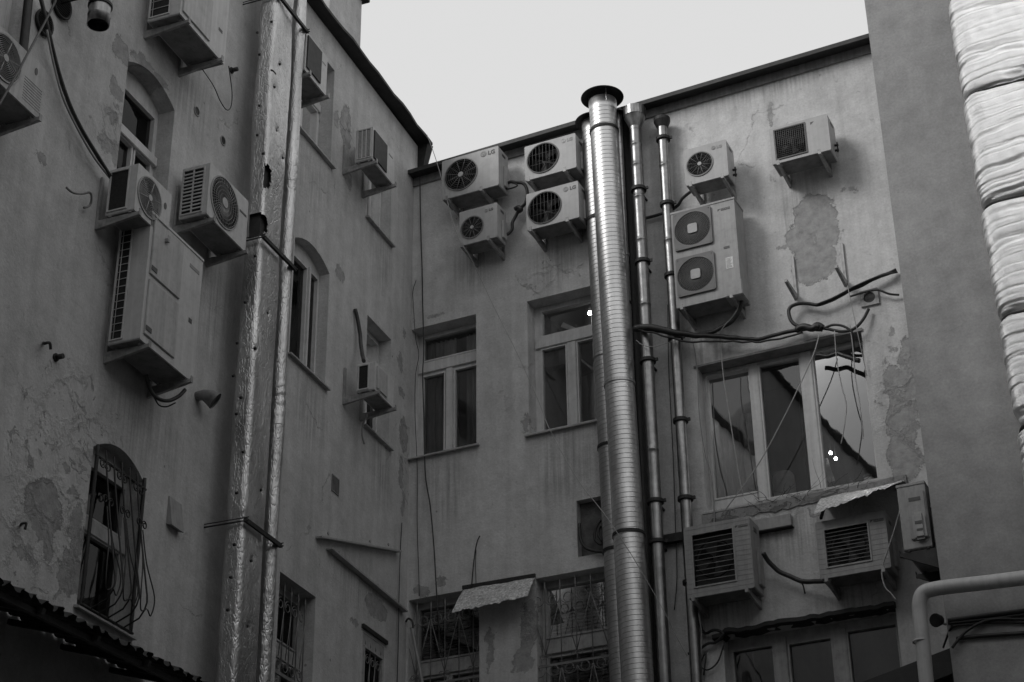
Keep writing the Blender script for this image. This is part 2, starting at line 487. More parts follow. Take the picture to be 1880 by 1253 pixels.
SC.cycles.use_adaptive_sampling = True
SC.cycles.adaptive_threshold = .012
SC.cycles.max_bounces = 6
SC.cycles.diffuse_bounces = 3
SC.cycles.glossy_bounces = 4
SC.cycles.transparent_max_bounces = 12
try: SC.cycles.use_denoising = True
except Exception: pass

g = MB()
g.face([(-200, -200, 0), (200, -200, 0), (200, 200, 0), (-200, 200, 0)])
tag(g.build('ground', GROUND), None, None, None, 'structure')
# ------------------------------------------------------------------ buildings
def wall(bld, outer, openings, mat, name='wall'):
    mb = MB()
    loops = [outer] + [o['poly'] for o in openings]
    flat = [p for L in loops for p in L]
    tris = geometry.tessellate_polygon([[Vector((p[0], p[1], 0)) for p in L] for L in loops])
    vs = [mb.v((p[0], 0, p[1])) for p in flat]
    for t in tris:
        try: mb.bm.faces.new([vs[i] for i in t])
        except ValueError: pass
    for o in openings:
        L = o['poly']
        for i in range(len(L)):
            a, b = L[i], L[(i + 1) % len(L)]
            mb.face([(a[0], 0, a[1]), (b[0], 0, b[1]), (b[0], o['depth'], b[1]), (a[0], o['depth'], a[1])])
    return mb.build(name, mat, bld)
def window(bld, o, panes, sashes=(), frame=FRM, fw=.05, sill=.06, room=True, sillmat=None, label=None, glass=None, rmat=None):
    """frame plate set at the back of an opening; panes = rectangles (fractions of the opening)"""
    u0, u1, z0, z1, dep, poly = o['u0'], o['u1'], o['z0'], o['z1'], o['depth'], o['poly']
    X = lambda f: u0 + (u1 - u0) * f
    Z = lambda f: z0 + (z1 - z0) * f
    rs = [(X(a), X(b), Z(c), Z(d)) for a, b, c, d in panes]
    mb = MB()
    mb.plate([(x, z) for x, z in poly], [rect(*r) for r in rs], dep - .055, dep + .02)
    for r in rs:                                     # raised glazing beads round each light
        t = .022
        mb.plate(rect(r[0] - t, r[1] + t, r[2] - t, r[3] + t), [rect(*r)], dep - .07, dep - .0555, back=False)
    for (a, b, c, d, pr) in sashes:                  # proud bars, transoms, cover strips
        mb.box(X(a), X(b), dep - .0553 - pr, dep - .0553, Z(c), Z(d), .006)
    wn = mb.build('window', frame, bld)
    if label: wn['label'] = label
    gl = MB()
    for r in rs: gl.face([(r[0], dep - .02, r[2]), (r[1], dep - .02, r[2]), (r[1], dep - .02, r[3]), (r[0], dep - .02, r[3])])
    gl.build('pane', glass or (GLASSA if bld is bA else GLASS), wn)
    if sill:
        s = MB()
        s.hexa([(u0 - .05, dep - .06, z0 + .005), (u0 - .05, -sill, z0 - .035), (u0 - .05, -sill, z0 - .055), (u0 - .05, dep - .06, z0 - .03),
                (u1 + .05, dep - .06, z0 + .005), (u1 + .05, -sill, z0 - .035), (u1 + .05, -sill, z0 - .055), (u1 + .05, dep - .06, z0 - .03)])
        s.build('sill', sillmat or FRMD, wn)
    if room:
        rm = MB()
        x0, x1, y0, y1, a, b = u0 - .25, u1 + .25, dep + .03, dep + 1.7, z0 - .3, z1 + .45
        q = [(x0, y0, a), (x1, y0, a), (x1, y1, a), (x0, y1, a), (x0, y0, b), (x1, y0, b), (x1, y1, b), (x0, y1, b)]
        for f in ((0, 1, 2, 3), (4, 5, 6, 7), (0, 3, 7, 4), (1, 2, 6, 5), (3, 2, 6, 7)): rm.face([q[i] for i in f])
        rm.build('room', rmat or ROOM, wn)
    return wn
def opening(u0, u1, z0, z1, depth=.28, rise=0):
    return dict(u0=u0, u1=u1, z0=z0, z1=z1, depth=depth, poly=arched(u0, u1, z0, z1, rise) if rise else rect(u0, u1, z0, z1))

# ---- left building: wall A
bA = thing('apartment_building', 'tall left building with peeling plaster and arched window openings', 'building', 'A')
a0r, _ = W('A', 47, 50)
O = dict(
    a0=opening(a0r - 1.0, a0r, 12.05, 14.2, .26),
    a1=opening(-7.38, -6.42, 11.73, 13.46, .26, .16),
    a2=opening(-7.26, -6.36, 7.42, 9.0, .2, .17),
    a3=opening(-3.72, -2.66, 15.09, 16.62, .26),
    a4=opening(-3.52, -2.56, 11.86, 13.47, .2, .15),
    a5=opening(-1.53, -.76, 14.95, 16.4, .22),
    a6=opening(-1.42, -.66, 11.85, 13.46, .24),
    a7=opening(-3.46, -2.57, 7.0, 9.09, .26),
    a8=opening(-1.29, -.66, 7.3, 9.08, .06))
ZA = 17.15
wall(bA, [(-32, 0), (.12, 0), (.12, ZA), (-12.5, ZA), (-12.5, 19.6), (-32, 19.6)], list(O.values()), M_A)
T2 = lambda s=.66: [(.08, .92, s + .07, .95), (.08, .46, .05, s - .05), (.54, .92, .05, s - .05)]
TS = lambda s=.66: [(.01, .99, s - .035, s + .045, .03), (.47, .53, .03, s - .06, .02)]
window(bA, O['a0'], T2(), TS())
window(bA, O['a1'], [(.09, .91, .66, .93), (.09, .52, .05, .58), (.6, .91, .05, .58)], [(.01, .99, .585, .65, .05)])
w2 = window(bA, O['a2'], [(.12, .88, .62, .93), (.12, .88, .05, .5)], [(.02, .98, .51, .6, .03)], FRMD)
window(bA, O['a3'], T2(.6), TS(.6))
window(bA, O['a4'], [(.07, .62, .04, .94), (.74, .93, .04, .94)], [(.635, .675, .02, .96, .05), (.69, .725, .02, .96, .02)])
window(bA, O['a5'], T2(.65), TS(.65))
window(bA, O['a6'], T2(.66), TS(.66))
w7 = window(bA, O['a7'], T2(.62), TS(.62), FRMD, sill=0)
w8 = window(bA, O['a8'], [(.1, .9, .04, .9)], [], FRMD, sill=0)
def scroll(c, r, y, turns=1.2, a0=0, hand=1, n=14):
    """flat spiral in the x-z plane"""
    return [(c[0] + r * (1 - .6 * k / n) * math.cos(a0 + hand * turns * 2 * PI * k / n), y, c[1] + r * (1 - .6 * k / n) * math.sin(a0 + hand * turns * 2 * PI * k / n)) for k in range(n + 1)]
# bulging basket grille on the lower arched window
gmb = MB()
o = O['a2']
def bask(t):      # t 0 bottom .. 1 top: distance in front of the wall
    return .03 + (.30 * (1 - t) ** 1.15 if t > .16 else .30 * .82 * math.sqrt(max(0, 1 - ((.16 - t) / .16) ** 2)))
H = o['z1'] + .02 - o['z0']
for i in range(7):
    u = o['u0'] + .03 + (o['u1'] - o['u0'] - .06) * i / 6
    pts = [(u, .02 if i in (0, 6) else .02, o['z0'] - .01)] + [(u, -bask(t) if i not in (0, 6) else -.03, o['z0'] + H * t) for t in [k / 22 for k in range(23)]]
    gmb.tube(pts, .02 if i in (0, 6) else .009, 6)
for i in range(3):
    for sx in (-1, 1):
        uc = o['u0'] + (o['u1'] - o['u0']) * (i + .5) / 3
        base = [(uc + sx * .02, -bask(.62), o['z0'] + H * .62), (uc + sx * .035, -bask(.4), o['z0'] + H * .4), (uc + sx * .12, -bask(.2) - .0, o['z0'] + H * .2),
                (uc + sx * .09, -bask(.1), o['z0'] + H * .08), (uc + sx * .01, -bask(.12), o['z0'] + H * .1)]
        gmb.tube(smooth_pts(base, 5), .007, 5)
        gmb.tube(scroll((uc + sx * .05, o['z0'] + H * .66), .045, -bask(.64), 1.3, PI if sx > 0 else 0, -sx), .007, 5)
        gmb.tube(scroll((uc + sx * .05, o['z0'] + H * .9), .05, -bask(.9), 1.2, PI if sx > 0 else 0, sx), .007, 5)
for t in (.0, .93): gmb.tube([(o['u0'], -.035, o['z0'] + H * t), (o['u1'], -.035, o['z0'] + H * t)], .014, 6)
gmb.build('grille', IRON, w2)
def spear_grille(o, y, mat, win, nb=5):
    mb = MB()
    H = o['z1'] - o['z0']
    for i in range(nb):
        u = o['u0'] + (o['u1'] - o['u0']) * (i + .6) / (nb + .2)
        mb.tube([(u, y, o['z0']), (u, y, o['z1'] - .14), (u, y, o['z1'] - .12), (u, y, o['z1'] - .02)], [.008, .008, .016, .001], 6)
        if i < nb - 1:
            du = (o['u1'] - o['u0']) / (nb + .2)
            for zz, hd in ((o['z1'] - .3, 1), (o['z0'] + H * .52, -1), (o['z0'] + H * .4, 1)):
                mb.tube(scroll((u + du * .5, zz), du * .42, y - .004, 1.3, PI / 2, hd), .006, 5)
            mb.tube([(u, y - .006, o['z0'] + H * .36), (u + du * .5, y - .006, o['z0'] + .02)], .006, 5)
            mb.tube([(u + du, y - .006, o['z0'] + H * .82), (u + du * .5, y - .006, o['z0'] + H * .56)], .006, 5)
    for zz in (.47, .03): mb.box(o['u0'] - .0, o['u1'] - .04, y - .012, y + .012, o['z0'] + H * zz - .02, o['z0'] + H * zz + .02)
    return mb.build('grille', mat, win)
spear_grille(O['a7'], .08, IRONG, w7)
spear_grille(O['a8'], .012, IRONG, w8, 4)
mb = MB(); mb.box(-1.33, -.62, -.035, .0, 9.12, 9.17); mb.build('hood_strip', IRON, bA)
# eaves, roof slab, end flashing
e = MB()
n = 46
rough = [random.uniform(-.012, .012) for _ in range(n + 1)]
for i in range(n):
    ua, ub = -12.4 + 12.62 * i / n, -12.4 + 12.62 * (i + 1) / n
    za, zb = ZA + .005 + .16 * (i / n - .75) * .6 + rough[i], ZA + .005 + .16 * ((i + 1) / n - .75) * .6 + rough[i + 1]
    da, db = .2 + rough[i] * 1.5, .2 + rough[i + 1] * 1.5
    e.hexa([(ua, -da, za), (ua, .3, za), (ua, .3, za + .06), (ua, -da, za + .045), (ub, -db, zb), (ub, .3, zb), (ub, .3, zb + .06), (ub, -db, zb + .045)])
e.build('eaves', RUST, bA)
e = MB()
for i in range(24):
    ua, ub = -32 + 19.5 * i / 24, -32 + 19.5 * (i + 1) / 24
    e.hexa([(ua, -.15 - .05 * noise.noise(Vector((ua * .7, 1, 1))), 19.6 + .05 * noise.noise(Vector((ua * .9, 5, 1)))), (ua, .3, 19.6), (ua, .3, 19.66), (ua, -.15 - .05 * noise.noise(Vector((ua * .7, 1, 1))), 19.64 + .05 * noise.noise(Vector((ua * .9, 5, 1)))),
            (ub, -.15 - .05 * noise.noise(Vector((ub * .7, 1, 1))), 19.6 + .05 * noise.noise(Vector((ub * .9, 5, 1)))), (ub, .3, 19.6), (ub, .3, 19.66), (ub, -.15 - .05 * noise.noise(Vector((ub * .7, 1, 1))), 19.64 + .05 * noise.noise(Vector((ub * .9, 5, 1))))])
e.build('eaves', RUST, bA)
s = MB(); s.face([(-12.5, .02, ZA + .06), (-12.5, 8.8, ZA + .06), (-12.5, 8.8, 19.49), (-12.5, .02, 19.49)]); s.build('step_wall', M_E, bA)
s = MB(); s.box(-12.5, .1, .3, 9, ZA - .1, ZA + .06); s.box(-32, -12.5, .3, 9, 19.5, 19.66); s.box(-32, .1, 8.8, 9, 0, 19); s.box(.0, .12, .02, 8.8, 0, ZA - .12)
s.build('roof', RUST, bA)
fl = MB()
ur, zr = W('A', 779, 300, .06)
fl.hexa([(.125, -.02, 16.35), (.2, -.02, 16.35), (.2, .3, 16.35), (.125, .3, 16.35), (.125, -.16, ZA + .02), (.24, -.2, ZA + .02), (.24, .3, ZA + .02), (.125, .3, ZA + .02)])
fl.build('end_flashing', RUST, bA)
ch = MB()
uc, zc = W('A', 663, 40, -1.1)
ch.box(uc - 1.1, uc, 1.1, 1.9, ZA, zc + .42)
cho = ch.build('chimney', M_REV, bA)
cc = MB(); _, zt = W('A', 680, 7, -1.05)
cc.box(uc - 1.2, uc + .1, 1.0, 2.0, zc + .42, zc + .5, .01); cc.build('chimney_cap', RUST, cho)

# ---- back building: wall B
bB = thing('apartment_building', 'back building with three lit and dark windows behind steel flues', 'building', 'B')
Q = dict(
    b1=opening(.0, 1.02, 11.97, 13.95, .29), b2=opening(1.80, 2.94, 11.94, 13.95, .29),
    b3=opening(4.18, 6.34, 10.38, 12.38, .26), b4=opening(.03, 1.05, 7.6, 9.92, .24),
    b5=opening(1.85, 2.9, 7.6, 9.9, .24), b6=opening(4.27, 6.36, 6.6, 8.75, .24))
nu0, nz1 = W('B', 1058, 920); nu1, nz0 = W('B', 1112, 1014)
niche = opening(nu0, nu1 + .25, nz0, nz1, .12)
ZBL, ZBR = 16.36, 16.46
wall(bB, [(-.0, 0), (9.0, 0), (9.0, ZBR + .14), (-.0, ZBL + .1)], list(Q.values()) + [niche], M_B)
nb = MB(); nb.plate(niche['poly'], [], .118, .13, False)
nb.build('niche_back', simple('bare_brick', .12, .95, 0, .5, 7, .6, 25), bB)
LB = [(.08, .40, .05, .66), (.57, .91, .05, .66), (.08, .91, .79, .965)]
SB = [(.01, .985, .69, .77, .035), (.435, .535, .02, .69, .025)]
wb1 = window(bB, Q['b1'], LB, SB, rmat=ROOML)
wb2 = window(bB, Q['b2'], [(.1, .4, .06, .66), (.56, .9, .06, .66), (.1, .9, .77, .955)], [(.02, .985, .675, .755, .035), (.425, .535, .02, .675, .025)], rmat=ROOML)
wb3 = window(bB, Q['b3'], [(.025, .285, .11, .96), (.355, .595, .05, .955), (.68, .975, .03, .965)],
             [(.29, .345, .01, .985, .03), (.605, .67, .005, .985, .03), (.025, .285, .035, .095, .006)], sill=.03)
wb4 = window(bB, Q['b4'], [(.07, .93, .66, .96), (.07, .46, .03, .55), (.54, .93, .03, .55)], [(.01, .99, .565, .64, .04)], FRMD, sill=0)
wb5 = window(bB, Q['b5'], [(.07, .93, .68, .96), (.09, .93, .03, .56)], [(.01, .99, .58, .655, .04)], FRMD, sill=0)
wb6 = window(bB, Q['b6'], [(.03, .26, .03, .93), (.36, .6, .03, .92), (.70, .97, .03, .94)], [(.27, .345, .01, .97, .03), (.61, .69, .01, .97, .03)], FRMD, sill=0)
def curtain(wn, u0, u1, z0, z1, y, mat, folds, amp=.03):
    mb = MB()
    n = folds * 8
    for i in range(n):
        a, b = i / n, (i + 1) / n
        ya, yb = [y + amp * math.sin(2 * PI * folds * t_) * (.7 + .5 * noise.noise(Vector((t_ * 5, 3, y)))) for t_ in (a, b)]
        f = mb.face([(u0 + (u1 - u0) * a, ya, z0), (u0 + (u1 - u0) * b, yb, z0), (u0 + (u1 - u0) * b, yb, z1), (u0 + (u1 - u0) * a, ya, z1)])
        f.smooth = True
    return mb.build('curtain', mat, wn)
NET = simple('net_curtain', .62, .9, 0, .2, 3, .2)
DRAPE = simple('dark_drape', .1, .9, 0, .3, 3, .2)
curtain(wb1, .05, .5, 11.99, 13.9, .42, NET, 6)
curtain(wb1, .66, 1.0, 11.99, 13.9, .42, NET, 5)
curtain(wb2, 2.45, 2.95, 11.96, 13.9, .72, NET, 5)
curtain(wb3, 4.25, 4.62, 10.4, 12.4, .5, DRAPE, 5)
curtain(wb3, 5.30, 5.48, 10.4, 12.4, .62, DRAPE, 3)
# blinds behind the two lower windows
for wn, o in ((wb4, Q['b4']), (wb5, Q['b5'])):
    mb = MB()
    k = 0
    z = o['z0'] + .08
    while z < o['z1'] - .05:
        mb.box(o['u0'] + .06, o['u1'] - .06, o['depth'] + .06, o['depth'] + .085, z, z + .022)
        z += .045
    mb.build('blind', simple('blind_slat' + wn.name, .1 if wn is wb4 else .2, .6, 0, .2, 4, 0), wn)
def scroll_grille(o, y, win):
    mb = MB()
    H = o['z1'] - o['z0']
    w_ = o['u1'] - o['u0']
    n = 5
    for i in range(n):
        u = o['u0'] + w_ * (i + .5) / n
        mb.tube([(u, y, o['z0']), (u, y, o['z1'] - .16), (u, y, o['z1'] - .13), (u, y, o['z1'] - .03)], [.008, .008, .014, .002], 6)
    for lo, hi in ((.56, .86), (.05, .46)):
        for i in range(n):
            u = o['u0'] + w_ * (i + .5) / n
            zt, zb = o['z0'] + H * hi, o['z0'] + H * lo
            if i % 2 == 0:
                for sx in (-1, 1):
                    if 0 <= i + sx < n or sx * (i - n / 2) > 0:
                        mb.tube([(u, y - .008, zb), (u + sx * w_ / n * .95, y - .008, zt)], .006, 5)
            for sx in (-1, 1):
                mb.tube(scroll((u + sx * w_ / n * .46, zt + .03), w_ / n * .44, y - .006, 1.0, PI if sx > 0 else 0, sx, 16), .006, 5)
                if i % 2 == 0: mb.tube(scroll((u + sx * .045, zb - .03), .04, y - .006, 1.2, PI if sx > 0 else 0, -sx, 12), .006, 5)
    for t in (.5, .02): mb.box(o['u0'], o['u1'], y - .008, y + .008, o['z0'] + H * t - .014, o['z0'] + H * t + .014)
    return mb.build('grille', IRONG, win)
scroll_grille(Q['b4'], .04, wb4)
scroll_grille(Q['b5'], .04, wb5)
# lintel board over the wide window, ragged cement sill, dark flashing over the lower right one
mb = MB(); mb.hexa([(4.14, -.02, 12.36), (4.14, .2, 12.36), (4.14, .2, 12.385), (4.14, -.02, 12.385), (6.36, -.02, 12.36), (6.36, .2, 12.36), (6.36, .2, 12.40), (6.36, -.02, 12.40)])
mb.build('lintel_board', IRONG, bB)
mb = MB()
N = 70
def silly(u_): return -.13 - .05 * noise.noise(Vector((u_ * 3, 1, 1))) - .03 * noise.noise(Vector((u_ * 11, 1, 7)))
for i in range(N):
    ua, ub = 4.12 + 2.55 * i / N, 4.12 + 2.55 * (i + 1) / N
    q = []
    for u_ in (ua, ub):
        zt = 10.325 + .03 * (u_ - 4.12) / 2.5 + .012 * noise.noise(Vector((u_ * 6, 2, 2)))
        y_ = -.03 - .015 * noise.noise(Vector((u_ * 5, 5, 2)))
        q += [(u_, y_ + .012, zt + silly(u_)), (u_, .05, zt + silly(u_)), (u_, .05, zt), (u_, y_, zt - .012)]
    mb.hexa(q)
mb.build('cement_sill', plaster('plaster_sill', .34, [(4.45, 10.2, .18, .05), (5.1, 10.24, .1, .04), (5.9, 10.2, .2, .06)], [(5.3, 10.2, 2, .3)], .5), bB)
mb = MB()
N = 40
for i in range(N):
    ua, ub = 4.17 + 2.2 * i / N, 4.17 + 2.2 * (i + 1) / N
    za, zb = [8.80 + .03 * noise.noise(Vector((u_ * 2.7, 3, 3))) + .022 * noise.noise(Vector((u_ * 9, 8, 3))) - (.05 if u_ < 4.3 else 0) for u_ in (ua, ub)]
    mb.hexa([(ua, -.10, za - .05), (ua, .1, za - .06), (ua, .1, za + .03), (ua, -.10, za + .0), (ub, -.10, zb - .05), (ub, .1, zb - .06), (ub, .1, zb + .03), (ub, -.10, zb + .0)])
mb.build('window_flashing', RUST, bB)
# roof edge: frieze, soffit, gutter strip
mb = MB()
L = 8.9
def zb(u): return ZBL + (ZBR - ZBL) * u / 6.9
mb.hexa([(0, -.035, zb(0) - .02), (0, .1, zb(0) - .02), (0, .1, zb(0) + .14), (0, -.035, zb(0) + .14), (L, -.035, zb(L) - .02), (L, .1, zb(L) - .02), (L, .1, zb(L) + .14), (L, -.035, zb(L) + .14)])
mb.build('frieze', FRIEZE, bB)
mb = MB()
mb.hexa([(-.06, -.2, zb(0) + .10), (-.06, .3, zb(0) + .142), (-.06, .3, zb(0) + .19), (-.06, -.2, zb(0) + .13), (L, -.2, zb(L) + .10), (L, .3, zb(L) + .142), (L, .3, zb(L) + .19), (L, -.2, zb(L) + .13)])
mb.build('eaves', FASC, bB)
mb = MB()
mb.hexa([(-.06, -.22, zb(0) + .085), (-.06, -.2005, zb(0) + .085), (-.06, -.2005, zb(0) + .15), (-.06, -.22, zb(0) + .15), (L, -.22, zb(L) + .085), (L, -.2005, zb(L) + .085), (L, -.2005, zb(L) + .15), (L, -.22, zb(L) + .15)])
mb.build('fascia', FASC, bB)
mb = MB(); mb.box(-.0, 9, .31, 9, ZBL, ZBL + .12); mb.box(0, 9, 8.8, 9, 0, ZBL - .02); mb.box(8.95, 9.0, .02, 8.78, 0, ZBL - .02)
mb.build('roof', RUST, bB)
# things inside the rooms, on the window boards
def dome(px, py, r, d, label, w='B'):
    u, z = W(w, px, py, d)
    t = thing('hanging_lamp', label, 'lamp', w, u, d, z)
    mb = MB(); mb.lathe([(.001, r), (r * .6, r * .8), (r, 0), (r * .6, -r * .8), (.001, -r)], 12); mb.build('bulb', LAMP, t)
    c = MB(); c.tube([(0, 0, r), (0, 0, r + .35)], .006, 6); c.build('flex', BLK, t)
dome(1525, 832, .022, -.8, 'lit bulb inside the wide window, higher of the two')
dome(1534.5, 842.5, .022, -.8, 'lit bulb inside the wide window, lower of the two')
dome(1083, 575, .03, -.55, 'lit bulb behind the transom of the window beside the spiral flue')
dome(1335, 895.5, .014, -.55, 'small glint of a lamp low in the left light of the wide window')
u, z = W('B', 1441, 900, -.5)
t = thing('lamp_shade', 'pale drum lampshade standing low in the middle light of the wide window', 'lampshade', 'B', u, -.5, 10.2)
mb = MB(); mb.lathe([(.15, 0), (.135, z - 10.2 + .18), (.11, z - 10.2 + .22), (.0, z - 10.2 + .22)], 24); mb.build('shade', simple('shade_cloth', .62, .9, 0, .2, 8, .3), t)
mb = MB(); mb.tube([(0, 0, -.05), (0, 0, 0)], .1, 12); mb.build('foot', IRON, t)
u, z = W('B', 1521, 862, -.78)
mb = MB()
for i in range(10):
    a, b = i / 10, (i + 1) / 10
    mb.face([(-.10 + .09 * a * a, .02 * math.sin(a * 9), .16 - .34 * a), (.0 + .07 * a, .02 * math.sin(a * 9 + 1), .16 - .34 * a), (.0 + .07 * b, .02 * math.sin(b * 9 + 1), .16 - .34 * b), (-.10 + .09 * b * b, .02 * math.sin(b * 9), .16 - .34 * b)])
bmesh.ops.remove_doubles(mb.bm, verts=mb.bm.verts, dist=.0005)
bmesh.ops.solidify(mb.bm, geom=mb.bm.faces, thickness=.006)
o = mb.build('towel', CLOTH); o.matrix_world = FR['B'] @ Matrix.Translation((u, .78, z)); tag(o, 'pale towel hanging beside the two bulbs in the wide window', 'towel')
for k, (px, r_, hh, lab) in enumerate(((1562, .05, .26, 'tall dark bottle on the board of the wide window'), (1578, .065, .18, 'squat jar on the board of the wide window next to the bottle'), (1594, .075, .24, 'wide pale jar at the right end of the wide window board'))):
    u, z = W('B', px, 870, -.42)
    t = thing('jar', lab, 'jar', 'B', u, -.42, 10.36)
    mb = MB(); mb.lathe([(.001, 0), (r_, 0), (r_, hh * .7), (r_ * (.35 if k == 0 else .8), hh * .82), (r_ * (.35 if k == 0 else .8), hh), (.001, hh)], 16); mb.build('body', [DRAPE, NET, CLOTH][k], t)
    mb = MB(); mb.lathe([(r_ * (.4 if k == 0 else .86), hh - .02), (r_ * (.4 if k == 0 else .86), hh + .015), (.001, hh + .015)], 16); mb.build('lid', IRON, t)
# coat hanging at the mullion, dark shape
u, z = W('B', 1378, 800, -.45)
mb = MB()
mb.tube(smooth_pts([(-.1, 0, .3), (-.13, .03, .1), (-.12, .0, -.3), (-.1, 0, -.7)], 4), [.05] * 4 + [.09] * 4 + [.11] * 5, 10)
mb.tube(smooth_pts([(-.17, -.05, .28), (-.2, -.06, .14), (-.17, -.06, -.02), (-.16, -.05, -.18)], 4), .03, 8)
o = mb.build('hanging_coat', simple('coat_cloth', .2, .9, 0, .4, 6, .4), None); o.matrix_world = FR['B'] @ Matrix.Translation((u + .12, .45, z))
tag(o, 'grey coat hanging inside the left light of the wide window', 'coat')
# cardboard and papers behind the flue window
u, z = W('B', 1015, 752, -.4)
for k, (dx, sz, rz, lab) in enumerate(((-.1, (.14, .16, .14), .2, 'open pale box on the window board beside the spiral flue'), (.09, (.12, .12, .17), -.1, 'upright pale carton leaning beside the open box on the window board'))):
    mb = MB(); mb.box(-sz[0] / 2, sz[0] / 2, -sz[1] / 2, sz[1] / 2, 0, sz[2], .004)
    if k == 0: mb.bar((-.07, 0, .14), (.07, .02, .24), .16, .006); mb.bar((.07, .02, .24), (.13, .02, .16), .16, .006)
    o = mb.build('carton', PAPER); o.matrix_world = FR['B'] @ Matrix.Translation((u + dx, .46, 11.93)) @ Matrix.Rotation(rz, 4, 'Z')
    tag(o, lab, 'box')
mb = MB(); mb.box(1.9, 2.3, .335, .345, 13.05, 13.32)
o = mb.build('roller_blind', CLOTH, wb2)
mb = MB(); mb.bar((2.0, .75, 13.9), (2.75, .75, 13.35), .05, .07); mb.bar((2.62, .7, 13.2), (2.66, .7, 14.2), .05, .12); mb.build('roof_beam', CLOTH, wb2)

# ---- right wing C, standing DC in front of wall B
DC = 1.3
cu, _ = W('B', 1650, 480, DC)
bC = thing('apartment_building', 'smooth grey wing at the right with a plain plastered wall', 'building', 'B')
mb = MB()
mb.face([(cu, -DC, 0), (cu + 10, -DC, 0), (cu + 10, -DC, 21), (cu, -DC, 21)])
mb.face([(cu, -DC, 0), (cu, -DC, 21), (cu, .3, 21), (cu, .3, 0)])
mb.build('wall', M_C, bC)
mb = MB(); mb.box(cu, cu + 10, -DC - .25, 7, 21, 21.1); mb.build('roof', RUST, bC)
# ---- the building behind the photographer, seen in the window glass
bE = thing('apartment_building', 'plain house closing the courtyard opposite, mirrored in window glass', 'building', 'B')
mb = MB()
mb.face([(-4, -27, 0), (13, -27, 0), (13, -27, 22), (-4, -27, 22)])
mb.face([(13, -27, 0), (13, -DC, 0), (13, -DC, 14.2), (13, -27, 14.2)])
mb.build('wall', M_E, bE)
mb = MB(); mb.box(-4, 13, -27.3, -26.7, 22, 22.2); mb.box(12.85, 13.3, -26.6, -DC, 14.2, 14.4); mb.build('roof', RUST, bE)
#PART3
# ------------------------------------------------------------------ air conditioners
FR['R'] = FR['B'] @ Matrix.Translation((cu, 0, 0)) @ Matrix.Rotation(-PI / 2, 4, 'Z')
TX = Matrix.Rotation(PI / 2, 4, 'X')
def fan_wires(mb, c, r, y, style, rnd):
    cx, cz = c
    P = lambda a, q, yy=y: (cx + q * math.cos(a), yy, cz + q * math.sin(a))
    if style == 'spoke':
        for k in range(12):
            a = 2 * PI * k / 12 + rnd
            mb.tube([P(a, r * .16), P(a, r * 1.0)], .0034, 5)
        for q in (.3, .42, .54, .66, .78, .9): mb.ring((cx, y, cz), r * q, .0016, 28)
    elif style == 'bars':
        for k in range(9):
            x = -r + 2 * r * (k + .5) / 9
            h = math.sqrt(max(0, r * r - x * x))
            mb.tube([(cx + x, y, cz - h), (cx + x, y, cz + h)], .0035, 5)
        for q in (-.35, .35): mb.tube([(cx - r * .93, y, cz + q * r), (cx + r * .93, y, cz + q * r)], .003, 5)
    elif style == 'ringed':
        for k in range(6):
            a = 2 * PI * k / 6 + rnd
            mb.tube([P(a, r * .12), P(a, r)], .005, 5)
        for k in range(10): mb.ring((cx, y, cz), r * (.22 + .08 * k), .0034, 30)
    elif style == 'dense':
        for k in range(44):
            a = 2 * PI * k / 44
            mb.tube([P(a, r * .2), P(a + .1, r * .6), P(a + .2, r)], .0034, 4)
        for q in (.35, .5, .65, .8, .93): mb.ring((cx, y, cz), r * q, .0026, 30)
    elif style == 'swirl':
        for k in range(52):
            a = 2 * PI * k / 52
            mb.tube([P(a + 1.0 * (q - .25), r * q) for q in (.25, .45, .65, .85, 1.02)], .0042, 4)
        for k in range(9): mb.ring((cx, y, cz), r * (.3 + .08 * k), .003, 30)
def logo_lg(t, x, z, s, F, ink, disc):
    mb = MB()
    y = -F - .003
    mb.text('LG', s, Matrix.Translation((x + s * .75, y, z - s * .36)) @ TX, .001, s * .035)
    mb.build('lettering', ink, t)
    d = MB(); d.plate(circ(x, z, s * .52, 24), [], y, y + .004, False)
    e = d.build('emblem', disc, t)
    k = MB()
    k.tube([(x - s * .02, y - .001, z + s * .2), (x - s * .02, y - .001, z - s * .2), (x + s * .16, y - .001, z - s * .2)], .0025, 4)
    k.ring((x, y - .001, z), s * .4, .0025, 20)
    k.build('emblem_lines', AC1, e)
def logo_dk(t, x, z, s, F, word=True):
    y = -F - .003
    d = MB(); d.plate([(x - s * .6, z - s * .3), (x - s * .6, z + s * .3), (x + s * .1, z + s * .3)], [], y, y + .004, False)
    d.build('emblem', INK, t)
    if word:
        p = MB(); p.plate(rect(x + s * .2, x + s * 2.5, z - s * .32, z + s * .32), [], y + .001, y + .004, False); pl = p.build('badge', INK, t)
        mb = MB(); mb.text('DAIKIN', s * .62, Matrix.Translation((x + s * .32, y - .001, z - s * .22)) @ TX, .0006); mb.build('lettering', INKG, pl)
